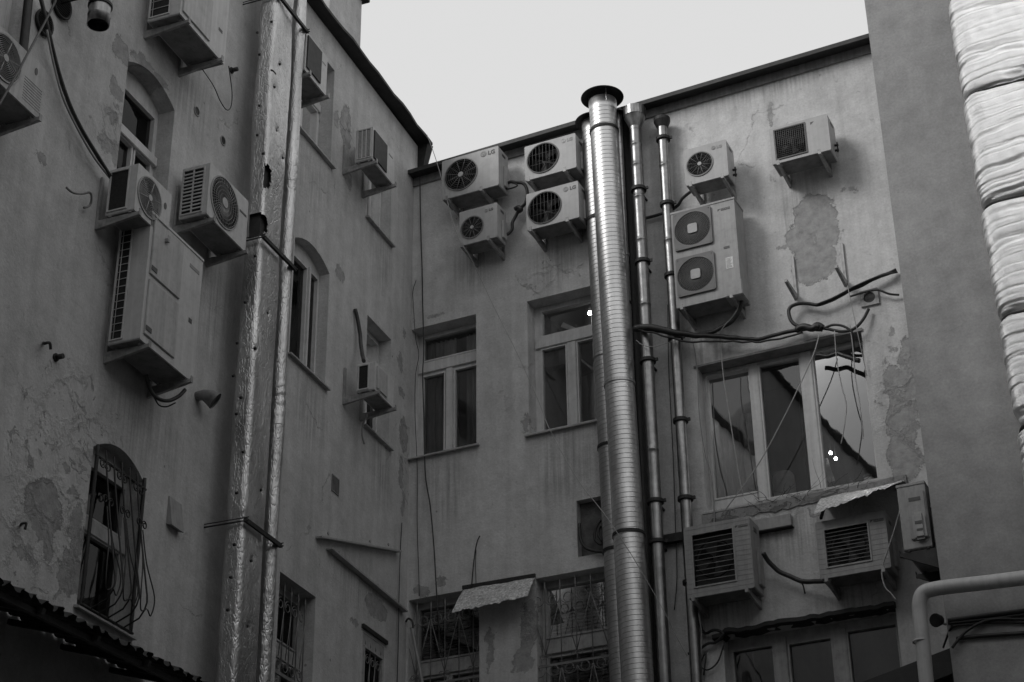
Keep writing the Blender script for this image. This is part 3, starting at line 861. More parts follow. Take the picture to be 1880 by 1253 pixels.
def ac(w, label, u, z, wd, h, F, gap, mat=AC1, fans=(), squares=(), panels=(), slots=None, end=None, rend='cover', brk=(.16, .84), lid=False, group=None, brm=None, arm=.1, legs=.4, under=True, mount='wall bracket'):
    t = thing('air_conditioner', label, 'air conditioner', w, u, 0, z, group)
    y0, y1 = -F, -gap
    mb = MB()
    holes = [circ(c[0], c[1], r) for c, r, _ in fans] + [rect(*s) for s in squares] + ([rect(*slots[:4])] if slots else [])
    outer = rrect(0, wd, 0, h, .018, 3)
    mb.plate(outer, holes, y0, y0 + .012, True)
    # shell behind the front panel
    n = len(outer)
    for i in range(n):
        a, b = outer[i], outer[(i + 1) % n]
        mb.face([(a[0], y0 + .0125, a[1]), (b[0], y0 + .0125, b[1]), (b[0], y1, b[1]), (a[0], y1, a[1])])
    mb.face([(p[0], y1, p[1]) for p in outer])
    if lid: mb.box(-.008, wd + .008, y0 - .008, y1 + .004, h - .028, h + .006, .004)
    mb.build('casing', mat, t)
    b = MB(); b.box(.015, wd - .015, y0 + .02, y1 - .01, -.004, .002)
    for q in ((.2, .3), (.55, .5), (.8, .3)): b.disc((0, 0, 0), .001) if False else b.box(wd * q[0], wd * q[0] + .04, y0 + (y1 - y0) * q[1], y0 + (y1 - y0) * q[1] + .02, -.008, -.0045)
    b.build('base_pan', BASE, t)
    for k, (c, r, style) in enumerate(fans):
        f = MB()
        f.plate(circ(c[0], c[1], r + .012, 36), [circ(c[0], c[1], r - .004, 36)], y0 - .012, y0 - .0005, False)
        fan_wires(f, c, r, y0 - .006, style, .26 + .2 * k)
        gr = f.build('fan_grille', {'spoke': IRONG, 'bars': MESHG, 'dense': AC3, 'ringed': AC3}.get(style, MESHG), t)
        hb = MB(); hb.plate(circ(c[0], c[1], r * (.16 if style != 'dense' else .2), 20), [], y0 - .016, y0 - .002, True)
        if style != 'bars': hb.build('hub_cap', HUBM, gr)
        bl = MB()
        for j in range(4):
            a = j * PI / 2 + .4 * k
            q = []
            for aa, rr, yy in ((a, .2, .05), (a + .25, .95, .02), (a + 1.0, .97, .09), (a + .9, .2, .1)):
                q.append((c[0] + r * rr * math.cos(aa), y0 + yy, c[1] + r * rr * math.sin(aa)))
            bl.face(q)
        bl.ring((c[0], y0 + .03, c[1]), r * .99, .01, 30)
        bl.build('fan', BLADE, t)
        bk = MB(); bk.disc((c[0], y0 + .11, c[1]), r + .02, 30); bk.build('coil', COIL, t)
    for s in panels:      # raised flat mesh panels in front of the fans
        p = MB()
        p.box(s[0], s[1], y0 - .018, y0 - .0004, s[2], s[3], .006)
        pn = p.build('front_panel', s[4], t)
    if slots:             # horizontal wire guard over a square opening
        x0, x1, a, b_, kind = slots
        s = MB()
        s.plate(rect(x0 - .018, x1 + .018, a - .018, b_ + .018), [rect(x0, x1, a, b_)], y0 - .012, y0 - .0004, False)
        if kind == 'wires':
            n_ = 9
            for k in range(1, n_ + 1):
                zz = a + (b_ - a) * k / (n_ + 1)
                s.tube([(x0, y0 - .006, zz), (x1, y0 - .006, zz + random.uniform(-.004, .004))], .0042, 5)
        else:
            for k in range(1, 15):
                s.tube([(x0 + (x1 - x0) * k / 15, y0 - .006, a), (x0 + (x1 - x0) * k / 15, y0 - .006, b_)], .0035, 4)
                s.tube([(x0, y0 - .005, a + (b_ - a) * k / 15), (x1, y0 - .005, a + (b_ - a) * k / 15)], .0035, 4)
        s.build('fan_grille', mat if kind == 'wires' else MESHG, t)
        bk = MB(); bk.face([(x0 - .01, y0 + .08, a - .01), (x1 + .01, y0 + .08, a - .01), (x1 + .01, y0 + .08, b_ + .01), (x0 - .01, y0 + .08, b_ + .01)])
        bk.build('coil', COIL, t)
        cx, cz, r = (x0 + x1) / 2, (a + b_) / 2, min(x1 - x0, b_ - a) * .46
        bl = MB(); bl.ring((cx, y0 + .03, cz), r, .01, 30)
        for j in range(4):
            aa = j * PI / 2 + .5
            bl.face([(cx + r * q * math.cos(aa + d_), y0 + yy, cz + r * q * math.sin(aa + d_)) for d_, q, yy in ((0, .15, .05), (.2, .95, .03), (.9, .95, .07), (.9, .15, .07))])
        bl.build('fan', BLADE, t)
    if end:               # left end: coil side
        e = MB()
        ya, yb, za, zb_ = end[1:5]
        # x = 0 plane; proud frame with dark coil behind it
        c = MB(); c.face([(-.002, ya, za), (-.002, yb, za), (-.002, yb, zb_), (-.002, ya, zb_)]); c.build('coil', COIL, t)
        fr = .014
        for (p, q, r_, s_) in ((ya - fr, ya, za - fr, zb_ + fr), (yb, yb + fr, za - fr, zb_ + fr), (ya, yb, za - fr, za), (ya, yb, zb_, zb_ + fr)): e.box(-.014, -.0005, p, q, r_, s_)
        if end[0] == 'slots':
            n_ = end[5]
            for k in range(1, n_): e.box(-.012, -.003, ya, yb, za + (zb_ - za) * k / n_ - .008, za + (zb_ - za) * k / n_ + .008)
            e.box(-.0135, -.003, (ya + yb) / 2 - .008, (ya + yb) / 2 + .008, za, zb_)
        elif end[0] == 'wires':
            n_ = end[5]
            for k in range(1, n_): e.tube([(-.008, ya, za + (zb_ - za) * k / n_), (-.008, yb, za + (zb_ - za) * k / n_)], .0042, 5)
            e.tube([(-.01, yb - .03, za), (-.01, yb - .03, zb_)], .005, 5)
        elif end[0] == 'fine':
            n_ = 22
            for k in range(1, n_): e.box(-.011, -.003, ya, yb, za + (zb_ - za) * k / n_ - .005, za + (zb_ - za) * k / n_ + .005)
            for q in (.34, .67): e.box(-.0125, -.003, ya + (yb - ya) * q - .007, ya + (yb - ya) * q + .007, za, zb_)
        e.build('end_grille', mat, t)
    if rend:              # right end: handle slot and valve cover
        v = MB()
        ym = y0 + (y1 - y0) * .55
        v.box(wd + .0005, wd + .004, ym - .05, ym + .05, h * .84, h * .90, .0)
        v.build('handle_slot', INK, t)
        if rend == 'cover':
            v = MB(); v.box(wd + .0005, wd + .03, ym - .02, y1 - .02, h * .1, h * .62, .008); v.build('valve_cover', mat, t)
        if rend == 'valves':
            v = MB()
            for zz in (.2, .34):
                v.tube([(wd, ym + .04, h * zz), (wd + .05, ym + .04, h * zz)], .016, 8)
                v.tube([(wd + .035, ym + .04, h * zz - .03), (wd + .035, ym + .04, h * zz + .04)], .011, 8)
            v.build('valve', BLK, t)
    for f in brk:
        x = wd * f
        bb = MB()
        bb.hexa([(x - .018, -.003, -.02 - arm), (x + .018, -.003, -.02 - arm), (x + .018, -.003, -.02), (x - .018, -.003, -.02),
                 (x - .018, -F - .05, -.056), (x + .018, -F - .05, -.056), (x + .018, -F - .05, -.02), (x - .018, -F - .05, -.02)])
        bb.box(x - .02, x + .02, -F - .058, -F - .05, -.06, .012)
        bb.box(x - .02, x + .02, -.03, -.0035, -.02 + .0005, legs)
        for yy in (y0 + .05, y1 - .05): bb.box(x - .03, x + .03, yy - .015, yy + .015, -.0195, -.0045)
        bb.build('bracket', brm or BRK, t)
    return t
def from_bl(w, px, py, F): return W(w, px, py, F)
# --- wall B
gB = 'air conditioners on the back wall'
u, z = from_bl('B', 811, 368, .45)
a = ac('B', 'large white unit at the roof edge, leftmost on the back wall, dark spoked fan', u, z, .9, .66, .45, .14, AC1, [((.305, .345), .255, 'spoke')], group=gB, brk=(.12, .72))
logo_lg(a, .665, .585, .092, .45, INK, INKG)
u, z = from_bl('B', 964, 332.7, .45)
a = ac('B', 'white unit with barred fan, the upper of two stacked left of the spiral flue', u, z, .78, .57, .45, .14, AC1, [((.28, .30), .235, 'bars')], group=gB, brk=(.1, .8))
logo_lg(a, .60, .49, .07, .45, INKG, simple('faded_print', .44, .5, 0, .1, 5, 0))
u, z = from_bl('B', 843.4, 452.8, .45)
a = ac('B', 'small white unit hanging below the large leftmost unit of the back wall', u, z, .59, .56, .45, .17, AC1, [((.2, .255), .17, 'spoke')], group=gB, brk=(.1, .8))
logo_lg(a, .42, .47, .055, .45, INK, INKG)
u, z = from_bl('B', 967, 424, .45)
a = ac('B', 'white unit with barred fan, the lower of two stacked left of the spiral flue', u, z, .785, .59, .45, .14, AC1, [((.275, .295), .245, 'bars')], group=gB, brk=(.1, .8))
logo_lg(a, .60, .50, .078, .45, INK, INKG)
u, z = from_bl('B', 1259, 342, .45)
a = ac('B', 'small white unit mounted right above the tall two-fan unit', u, z, .6, .565, .45, .16, AC1, [((.215, .285), .178, 'spoke')], group=gB, brk=(.14, .88), rend='valves')
logo_lg(a, .42, .48, .06, .45, INKG, INKG)
# tall two-fan unit
u, z = from_bl('B', 1242, 567, .45)
a = ac('B', 'tall grey-white unit with two square swirl grilles, right of the flues', u, z, .88, 1.44, .45, .1, AC2, [], [rect(.07, .51, .86, 1.36)[0:1] and (.07, .52, .86, 1.37), (.07, .52, .16, .69)], group=gB, brk=(.1, .86), lid=True, rend=None)
for (zc) in (1.115, .425):
    f = MB()
    x0, x1, za, zb_ = .035, .56, zc - .285, zc + .285
    f.plate(rrect(x0, x1, za, zb_, .03, 3), [circ((x0 + x1) / 2, zc, .248, 40)], -.478, -.4505, True)
    fan_wires(f, ((x0 + x1) / 2, zc), .25, -.468, 'swirl', 0)
    for sx in (x0 + .03, x1 - .03):
        for sz in (za + .03, zb_ - .03): f.plate(circ(sx, sz, .009, 8), [], -.483, -.477, False)
    gr = f.build('fan_grille', simple('grille_paint%d' % int(zc * 10), .13, .5, 0, .2, 5, .05), a)
    h_ = MB(); h_.plate(rrect((x0 + x1) / 2 - .065, (x0 + x1) / 2 + .065, zc - .07, zc + .07, .025, 3), [], -.486, -.464, True); h_.build('hub_cap', HUBM, gr)
    b_ = MB(); b_.disc(((x0 + x1) / 2, -.36, zc), .3, 30); b_.build('coil', COIL, a)
logo_dk(a, .68, 1.30, .055, .45)
v = MB(); v.plate(rect(.69, .77, .70, .735), [], -.4535, -.4495, False); v.build('handle_slot', INK, a)
v = MB(); v.plate(rect(.705, .80, .40, .565), [], -.453, -.4495, False); st = v.build('sticker', LABW, a)
v = MB()
for k in range(9): v.plate(rect(.712, .712 + random.uniform(.05, .08), .415 + k * .016, .422 + k * .016), [], -.4545, -.4532, False)
v.build('print', INKG, st)
v = MB(); v.box(.66, .9, -.475, -.2, -.02, .2, .01); v.build('valve_cover', AC2, a)
u, z = from_bl('B', 1417.8, 303, .45)
a = ac('B', 'white unit with square mesh grille, alone high on the right of the back wall', u, z, .79, .56, .45, .13, AC1, slots=(.075, .47, .065, .5, 'mesh'), group=gB, brk=(.12, .82), rend='valves')
logo_dk(a, .595, .475, .065, .45, False)
def slat_unit(label, px, py, h, rot=0):
    u, z = from_bl('B', px, py, .45)
    a = ac('B', label, u, z, .83, h, .45, .1, AC3, slots=(.105, .61, .13, h - .12, 'wires'), group=gB, brk=(.1, .9))
    v = MB()
    k = .05
    while k < h - .03:
        for x0, x1 in ((.01, .085), (.632, .82)) if .1 < k < h - .09 else ((.01, .82),): v.box(x0, x1, -.4525, -.4505, k, k + .005)
        k += .062
    v.build('grooves', INKG, a)
    logo_dk(a, .68, h - .11, .05, .45)
    return a
slat_unit('grey unit with wide wire guard, right beside the steel flues below the wide window', 1262.6, 1099.8, .9)
slat_unit('grey unit with wide wire guard under the sloping tin canopy', 1506, 1064, .7)
# unit on the hidden return of the right wing, its service end towards us
F10 = cu - W('B', 1645.6, 893, 1.2)[0]
z10 = W('B', 1666, 1011, 1.2)[1]
h10 = W('B', 1645.6, 893, 1.2)[1] - z10
a = ac('R', 'grey unit at the corner of the right wing, its service end facing the yard', .38, z10, .82, h10, F10, .06, AC3, [((.3, h10 / 2), h10 * .36, 'spoke')], group=gB, brk=(.12, .97), rend=None, lid=True, brm=IRON, arm=.24)
p = MB(); p.box(.8205, .845, -F10 + .09, -F10 + .30, .1, h10 - .1, .012); pn = p.build('service_panel', AC3, a)
p = MB(); p.box(.8455, .85, -F10 + .12, -F10 + .25, h10 - .22, h10 - .18); p.build('handle_slot', INK, pn)
p = MB(); p.box(.8455, .90, -F10 + .14, -F10 + .28, .08, .40, .03); p.build('valve_cover', AC2, a)
p = MB(); p.box(.9005, .904, -F10 + .17, -F10 + .25, .25, .285); p.box(.9005, .904, -F10 + .18, -F10 + .25, .17, .195); p.build('handle_slot', INK, a)
p = MB(); p.box(.8205, .8235, -F10 + .34, -F10 + .40, h10 - .32, h10 - .29); p.build('slot', INK, a)
# --- wall A
gA = 'air conditioners on the left wall'
u, z = W('A', 71, 233, .5)
a = ac('A', 'weathered unit with ringed fan under the window at the left picture edge', u - .86, z + .07, .86, .56, .5, .12, ACM, [((.27, .285), .225, 'ringed')], group=gA, brk=(.1, .93))
v = MB()
for k in range(9): v.box(.57, .84, -.503, -.5005, .06 + .03 * k, .064 + .03 * k)
v.build('grooves', INKG, a)
v = MB(); v.plate([(.72 + .022 * math.cos(2 * PI * k / 12), .45 + .04 * math.sin(2 * PI * k / 12)) for k in range(12)], [], -.504, -.5, False); v.build('emblem', INK, a)
u, z = W('A', 330, 25, .5)
a = ac('A', 'white unit with flat panels at the top left, cut by the picture edge', u, z, .98, 1.3, .5, .1, ACL, panels=[(.04, .62, .06, .62, ACM), (.04, .62, .68, 1.24, ACM)], end=('wires', -.36, -.13, .05, 1.25, 12), group=gA, brk=(.12, .86))
v = MB(); v.plate(rect(.06, .2, .56, .6), [], -.5225, -.519, False); v.build('badge', INK, a)
v = MB(); v.plate(rect(.80, .88, .36, .4), [], -.503, -.4995, False); v.build('handle_slot', INK, a)
v = MB(); v.plate(rect(.72, .92, .9, .94), [], -.503, -.4995, False); v.build('badge', INKG, a)
u, z = W('A', 246, 385, .45)
a = ac('A', 'small white unit with open dark end, standing behind the tall flat-panelled unit', u, z, .645, .555, .45, .12, ACL, [((.245, .28), .215, 'ringed')], end=('open', -.35, -.15, .05, .5, 0), group=gA, brk=(.05, .9), legs=.5)
v = MB(); v.plate([(.54 + .025 * math.cos(2 * PI * k / 12), .36 + .04 * math.sin(2 * PI * k / 12)) for k in range(12)], [], -.454, -.45, False); v.build('emblem', INK, a)
u, z = W('A', 379, 392, .45)
a = ac('A', 'unit with one big round fan and slotted end, close to the foil duct', u, z, .86, .66, .45, .11, ACL, [((.345, .335), .295, 'dense')], end=('slots', -.38, -.14, .05, .6, 12), group=gA, brk=(.1, .94), legs=.5)
v = MB(); v.plate(rect(.68, .83, .43, .455), [], -.4535, -.4495, False); v.build('badge', INK, a)
u, z = W('A', 256.4, 622, .45)
a = ac('A', 'tall unit with two flat panels and wire-guarded end, biggest on the left wall', u, z, 1.03, 1.46, .45, .09, ACL, panels=[(.05, .62, .08, .70, ACM), (.05, .62, .76, 1.40, ACM)], end=('wires', -.24, -.12, .05, 1.4, 16), group=gA, brk=(.1, .88), lid=True, legs=.62, arm=.12)
for zz in (.62, .13):
    v = MB(); v.plate(rect(.06, .16, zz + .19 if zz > .5 else zz, (zz + .19 if zz > .5 else zz) + .05), [], -.4745, -.469, False); v.build('badge', INK, a)
v = MB(); v.plate(rect(.84, .9, .62, .67), [], -.4535, -.4495, False); v.build('handle_slot', INK, a)
v = MB(); v.plate(rect(.78, .97, 1.24, 1.28), [], -.4535, -.4495, False); v.build('badge', INKG, a)
u, z = W('A', 559, 128, .45)
a = ac('A', 'unit with a dark square fan panel high beside the foil duct', u, z, .6, .6, .45, .12, ACL, panels=[(.03, .42, .06, .56, DARK)], group=gA, brk=(.1, .96))
v = MB(); v.plate(rect(.46, .56, .44, .455), [], -.4535, -.4495, False); v.build('badge', INKG, a)
u, z = W('A', 683, 292, .45)
a = ac('A', 'small unit with louvred end and dark square panel near the wall corner', u, z, .7, .53, .45, .2, ACL, panels=[(.03, .44, .04, .49, DARK)], end=('fine', -.42, -.24, .05, .49, 0), group=gA, brk=(.06, .93), legs=.35)
v = MB(); v.plate(rect(.52, .64, .40, .42), [], -.4535, -.4495, False); v.build('badge', INKG, a)
u, z = W('A', 687, 715, .45)
a = ac('A', 'smallest plain unit with open black end, on the left wall near the corner', u, z, .58, .40, .45, .2, ACL, panels=[(.05, .36, .04, .36, ACM)], end=('open', -.36, -.235, .035, .36, 0), group=gA, brk=(.06, .93), legs=.4)

# ------------------------------------------------------------------ ducts and flues
def rsec(x0, x1, y0, y1, r, step):
    """rounded rectangle in plan as dense points with outward normals"""
    pts = []
    loop = []
    for cx, cy, a0 in ((x1 - r, y1 - r, 0), (x0 + r, y1 - r, 90), (x0 + r, y0 + r, 180), (x1 - r, y0 + r, 270)):
        for k in range(7):
            a = R(a0 + 15 * k)
            loop.append((Vector((cx + r * math.cos(a), cy + r * math.sin(a))), Vector((math.cos(a), math.sin(a)))))
    out = []
    for i in range(len(loop)):
        (p, n1), (q, n2) = loop[i], loop[(i + 1) % len(loop)]
        k = max(1, int((q - p).length / step))
        for j in range(k):
            t = j / k
            out.append((p.lerp(q, t), n1.lerp(n2, t).normalized()))
    return out
def skin(name, sec, zs, disp, mat, parent, kill=None):
    mb = MB()
    rows = []
    n = len(sec)
    for z in zs:
        row = []
        for p, nn in sec:
            d = disp(p.x, p.y, z)
            row.append(mb.v((p.x + nn.x * d, p.y + nn.y * d, z)))
        rows.append(row)
    for i in range(len(rows) - 1):
        for k in range(n):
            if kill and kill(sec[k][0], (zs[i] + zs[i + 1]) / 2): continue
            f = mb.bm.faces.new((rows[i][k], rows[i][(k + 1) % n], rows[i + 1][(k + 1) % n], rows[i + 1][k]))
            f.smooth = True
    return mb.build(name, mat, parent)
def nv(x, y, z): return noise.noise(Vector((x, y, z)))
def zsteps(a, b, c, fine, coarse=.5):
    zs = []
    z = a
    while z < b: zs.append(z); z += coarse
    z = b
    while z < c: zs.append(z); z += fine
    zs.append(c)
    return zs
# -- crumpled duct of the left wall
U0, U1, D0, D1 = -5.13, -4.65, .22, .455
duct = thing('foil_duct', 'wide box duct wrapped in crumpled torn foil on the left wall', 'duct', 'A', U0, 0, 0)
_, zs1 = W('A', 475, 432, .45)
_, zs2 = W('A', 449, 958, .45)
_, zs0 = W('A', 530, 22, .45)
pins = [WV('A', px, py, .45) for px, py in ((478, 100), (515, 118), (505, 160), (478, 194), (508, 240), (474, 248), (485, 282), (520, 290), (470, 470), (452, 555), (492, 575), (437, 630), (470, 640), (430, 690), (444, 730), (436, 760), (448, 830), (436, 905), (432, 1000), (462, 1030), (420, 1120), (455, 1150), (474, 60), (500, 40), (425, 1060), (480, 900))]
holes = [(WV('A', 490, 322, .45), .10, .17), (WV('A', 478, 405, .45), .17, .16), (WV('A', 472, 147, .45), .09, .035), (WV('A', 500, 128, .45), .09, .022), (WV('A', 475, 168, .45), .07, .02)]
def crease(x, y, z):
    a = nv(x * 3.1 + 5, y * 3.1, z * 1.5)
    b = nv(x * 7.5, y * 7.5 + 3, z * 4.2 + a * 2)
    c = nv(x * 18 + b, y * 18, z * 11)
    return .009 * a + .0042 * max(0, 1 - 5 * abs(b)) * max(0, .4 + 2 * nv(x * 2, y * 2, z * 1.1 + 7)) + .0022 * (1 - 2 * abs(c)) * max(0, .3 + 1.6 * a)
def ddisp(x, y, z):
    d = crease(x, y, z)
    if z > zs1: d += .03 * nv(x * 2, y * 2 + 9, z * 1.1)
    for s in (zs0, zs1, zs2):
        q = abs(z - s)
        if q < .16: d -= .02 * (1 - q / .16)
    for p in pins:
        dz = z - p.z
        if abs(dz) > .22: continue
        dx = x - (p.x - U0)
        r2 = dx * dx + dz * dz
        if r2 < .045:
            th = math.atan2(dz, dx)
            d -= (.020 * math.exp(-r2 / .0010) + .010 * (.5 + .5 * math.cos(7 * th + p.z * 9)) * math.exp(-r2 / .006))
    return d
def dkill(p, z):
    if p.y > -D0 - .05: return False
    for k, (c, ru, rz) in enumerate(holes):
        if k in (0, 3) and p.y > -D1 + .03: continue
        a, b = (p.x - (c.x - U0)) / ru, (z - c.z) / rz
        if a * a + b * b < 1 + .7 * nv(p.x * 22, 3, z * 22): return True
    return False
sec = rsec(0, U1 - U0, -D1, -D0, .055, .018)
zs = zsteps(0, 5.6, 18.3, .028)
skin('foil_wrap', sec, zs, ddisp, FOIL, duct, dkill)
mb = MB(); mb.box(.05, U1 - U0 - .05, -D1 + .06, -D0 - .03, 0, 18.2); mb.build('duct_core', simple('duct_core', .06, .7, .5, .4, 5, .2), duct)
for p in pins:
    q = Vector((p.x - U0, -D1 - .002, p.z))
    mb = MB(); mb.tube([q + Vector((0, .03, 0)), q + Vector((0, .004, 0))], .016, 8)
    mb.build('pin', IRON, duct)
for s in (zs0, zs1, zs2):
    mb = MB()
    ue = .52 + .25
    mb.box(-.03, ue, -D1 - .045, -D1 - .012, s - .022, s + .022)
    mb.box(-.03, ue, -D1 - .05, -D1 - .0455, s - .03, s + .006)
    for ux in (-.025, ue - .02):
        mb.tube([(ux, 0, s - .012), (ux, -D1 - .07, s - .012)], .009, 6)
        mb.tube([(ux, 0, s + .022), (ux, -D1 - .07, s + .022)], .006, 6)
    mb.build('strap', IRON, duct)
# -- slim foil pipe beside it
up, _ = W('A', 526, 480, .39)
pipe = thing('foil_pipe', 'slim crumpled foil pipe running along the box duct', 'pipe', 'A', up, .38, 0)
sec = [(Vector((.08 * math.cos(2 * PI * k / 26), .08 * math.sin(2 * PI * k / 26))), Vector((math.cos(2 * PI * k / 26), math.sin(2 * PI * k / 26)))) for k in range(26)]
def pdisp(x, y, z):
    ring = 1 - 2 * abs(nv(3, 1, z * 9 + nv(x * 5, y * 5, z * 2)))
    k = max(0, nv(7, 7, z * .9) + .1)
    return crease(x * 1.6, y * 1.6, z * 1.6 + 40) * .7 + .02 * k * ring
skin('foil_wrap', sec, zsteps(0, 5.6, 18.2, .026), pdisp, FOIL, pipe)
# -- big duct at the right
ur, _ = W('B', 1806, 420, 2.15)
big = thing('foil_duct', 'broad bright wrinkled foil duct with dark straps at the right edge', 'duct', 'B', ur, 0, 0)
straps = [W('B', *q, 2.2)[1] for q in ((1772, 172), (1802, 375), (1838, 578), (1870, 780))]
straps = [straps[0] + 1.45 * k for k in (3, 2, 1)] + straps + [straps[-1] - 1.3 * k for k in (1, 2, 3, 4)]
def rdisp(x, y, z):
    ab = min(abs(z - s_) for s_ in straps)
    up_ = min([z - s_ for s_ in straps if z >= s_] or [1.4])
    warp = .10 * nv(x * .9 + 2, y * .9, z * .8) + .035 * nv(x * 3.5, y * 3.5, z * 2.5) + .008 * nv(x * 12, y * 12, z * 8)
    k = math.exp(-up_ / .4)
    g1 = max(0, 1 - 9 * abs(nv(x * .3, y * .3, (z + warp) * 3.6)))
    g2 = max(0, 1 - 8 * abs(nv(x * .5 + 9, y * .5, (z + warp * .8) * 8.5)))
    g3 = max(0, 1 - 4 * abs(nv(x * .8 + 4, y * .8, (z + warp) * 19)))
    d = .012 * nv(x * 1.6, y * 1.6, z * 2.2) + .005 * nv(x * 9, y * 9, z * 9)
    d -= (.018 + .028 * k) * g1 + (.009 + .014 * k) * g2 + .003 * g3
    d -= .05 * math.exp(-(ab / .045) ** 2) + .045 * math.exp(-up_ / .09)
    return d + .03
sec = rsec(0, 1.35, -2.2, -1.5, .2, .03)
skin('foil_wrap', sec, zsteps(0, 7.5, 16.6, .009) + [17.2, 18, 19, 20.5], rdisp, FOILR, big)
mb = MB()
sec2 = rsec(-.0, 1.35, -2.2, -1.5, .2, .2)
for s in straps:
    ring = [(p.x + n_.x * (-.03 + .014 * nv(p.x * 6, p.y * 6, s)), p.y + n_.y * (-.03 + .014 * nv(p.x * 6, 3, s)), s + .012 * nv(p.x * 5, p.y * 5, 1)) for p, n_ in rsec(0, 1.35, -2.2, -1.5, .2, .06)]
    mb.tube(ring + ring[:1], .021, 6, False)
mb.build('strap', IRON, big)

# -- spiral flues of the back wall
def spiral(name, label, cat, px, py, d, r, ztop, pitch, mat, seg=28, ridge=.0045, bands=(), cap=None, group=None, tilt=0):
    u, zp = W('B', px, py, d)
    t = thing(name, label, cat, 'B', u - math.tan(tilt) * zp, d, 0, group)
    t.matrix_world = t.matrix_world @ Matrix.Rotation(tilt, 4, 'Y')
    mb = MB()
    prof = ((0, 0), (.02, 0), (.05, -ridge), (.10, -ridge), (.13, 0), (.15, 0), (.56, 0))
    z0 = 6.2
    turns = int((ztop - z0) / pitch)
    rows = []
    for i in range(turns):
        for f, dr in prof:
            row = []
            for j in range(seg + 1):
                a = 2 * PI * j / seg
                zz = z0 + pitch * (i + f + j / seg)
                rr = r + dr + .0012 * nv(math.cos(a), math.sin(a), zz * .8)
                row.append(mb.v((rr * math.cos(a), rr * math.sin(a), zz)))
            rows.append(row)
    for i in range(len(rows) - 1):
        for j in range(seg):
            f = mb.bm.faces.new((rows[i][j], rows[i][j + 1], rows[i + 1][j + 1], rows[i + 1][j]))
            f.smooth = True
    mb.lathe([(r, 0), (r, z0 + .3)], seg)
    zt = z0 + pitch * turns + .03
    mb.lathe([(r + .003, zt - .08), (r + .003, zt + .1), (r - .01, zt + .1), (r - .01, zt - .5)], seg)
    mb.build('pipe', mat, t)
    for b in bands:
        _, zz = W('B', px, b, d)
        c = MB(); c.lathe([(r + .004, zz - .02), (r + .012, zz - .02), (r + .012, zz + .02), (r + .004, zz + .02)], seg, smooth=False)
        c.tube([(0, 0, zz), (0, d - .01, zz)], .01, 6)
        c.build('clamp', IRON if b != bands[0] else SPIRD, t)
    if cap:
        R_, up_ = cap
        c = MB(); c.lathe([(.001, zt + up_ + .10), (R_ * .5, zt + up_ + .07), (R_, zt + up_), (R_ - .006, zt + up_ - .006), (R_ * .5, zt + up_ + .055), (.001, zt + up_ + .085)], 36)
        c.build('rain_cap', IRON, t)
        c = MB()
        for k in range(3):
            a = 2 * PI * k / 3 + 1.2
            c.bar((r * .98 * math.cos(a), r * .98 * math.sin(a), zt), (r * .98 * math.cos(a), r * .98 * math.sin(a), zt + up_ + .05), .025, .004)
        c.build('cap_stay', SPIR, t)
    return t
gF = 'flues and pipes up the back wall'
def ztop_at(px, py, d): return W('B', px, py, d)[1]
spiral('spiral_flue', 'thickest bright spiral flue, tallest of the group, under a broad dark cap', 'flue', 1147, 860, .44, .192, ztop_at(1104, 186, .44) - .1, .066, SPIR, 34, .005, (705, 232, 985), (.30, .17), gF, -.0150)
spiral('spiral_flue', 'spiral flue half hidden behind the thickest flue on its left side', 'flue', 1124, 860, .2, .165, ztop_at(1080, 228, .2) - .1, .066, SPIRD, 30, .005, (655, 400, 822, 1015), (.26, .12), gF, -.012)
spiral('spiral_flue', 'thin spiral flue squeezed in just right of the thickest flue', 'flue', 1143, 400, .26, .058, ztop_at(1133, 205, .26) - .1, .12, SPIRD, 16, .004, (470, 560), (.13, .1), gF)
u, _ = W('B', 1160, 480, .1)
mb = MB(); mb.tube([(0, 0, 0), (0, 0, ztop_at(1146, 205, .1))], .075, 14)
o = mb.build('black_pipe', BLK); o.matrix_world = FR['B'] @ Matrix.Translation((u, -.1, 0)); tag(o, 'matt black pipe in the gap between spiral and galvanised flues', 'pipe', gF)
def pipe_run(name, label, px, py, d, r, ztop, mat, joints, clamps, funnel=False, cap=False):
    u, _ = W('B', px, py, d)
    t = thing(name, label, 'pipe', 'B', u, d, 0, gF)
    mb = MB()
    prof = [(r, 0)]
    js = sorted(W('B', px, j, d)[1] for j in joints)
    for j in js: prof += [(r, j - .07), (r, j - .014), (r + .006, j - .006), (r + .006, j + .006), (r, j + .014), (r, j + .07)]
    prof.append((r, ztop))
    mb.lathe(prof, 20)
    mb.build('pipe', mat, t)
    for cpx in clamps:
        zz = W('B', px, cpx, d)[1]
        c = MB(); c.lathe([(r + .001, zz - .022), (r + .028, zz - .022), (r + .028, zz + .022), (r + .001, zz + .022)], 20, smooth=False)
        c.box(-.012, .012, r, d, zz - .012, zz + .012); c.box(r + .02, r + .06, -.012, .012, zz - .02, zz + .02)
        c.build('clamp', IRON, t)
    if funnel:
        c = MB(); c.lathe([(r + .004, ztop - .05), (r + .004, ztop), (.15, ztop + .17), (.15, ztop + .31), (.158, ztop + .31), (.158, ztop + .17)], 24, smooth=False); c.build('funnel', GALV, t)
    if cap:
        c = MB(); c.lathe([(r + .006, ztop - .12), (r + .045, ztop - .02), (r + .045, ztop + .03), (.001, ztop + .06)], 20, smooth=False); c.build('cap', IRON, t)
    return t
pipe_run('galvanised_pipe', 'galvanised pipe with a funnel head right of the spiral flues', 1187, 620, .3, .078, ztop_at(1168, 235, .3), GALV, (262, 300, 360, 440, 560, 830), (345, 480, 664, 925, 1000), True)
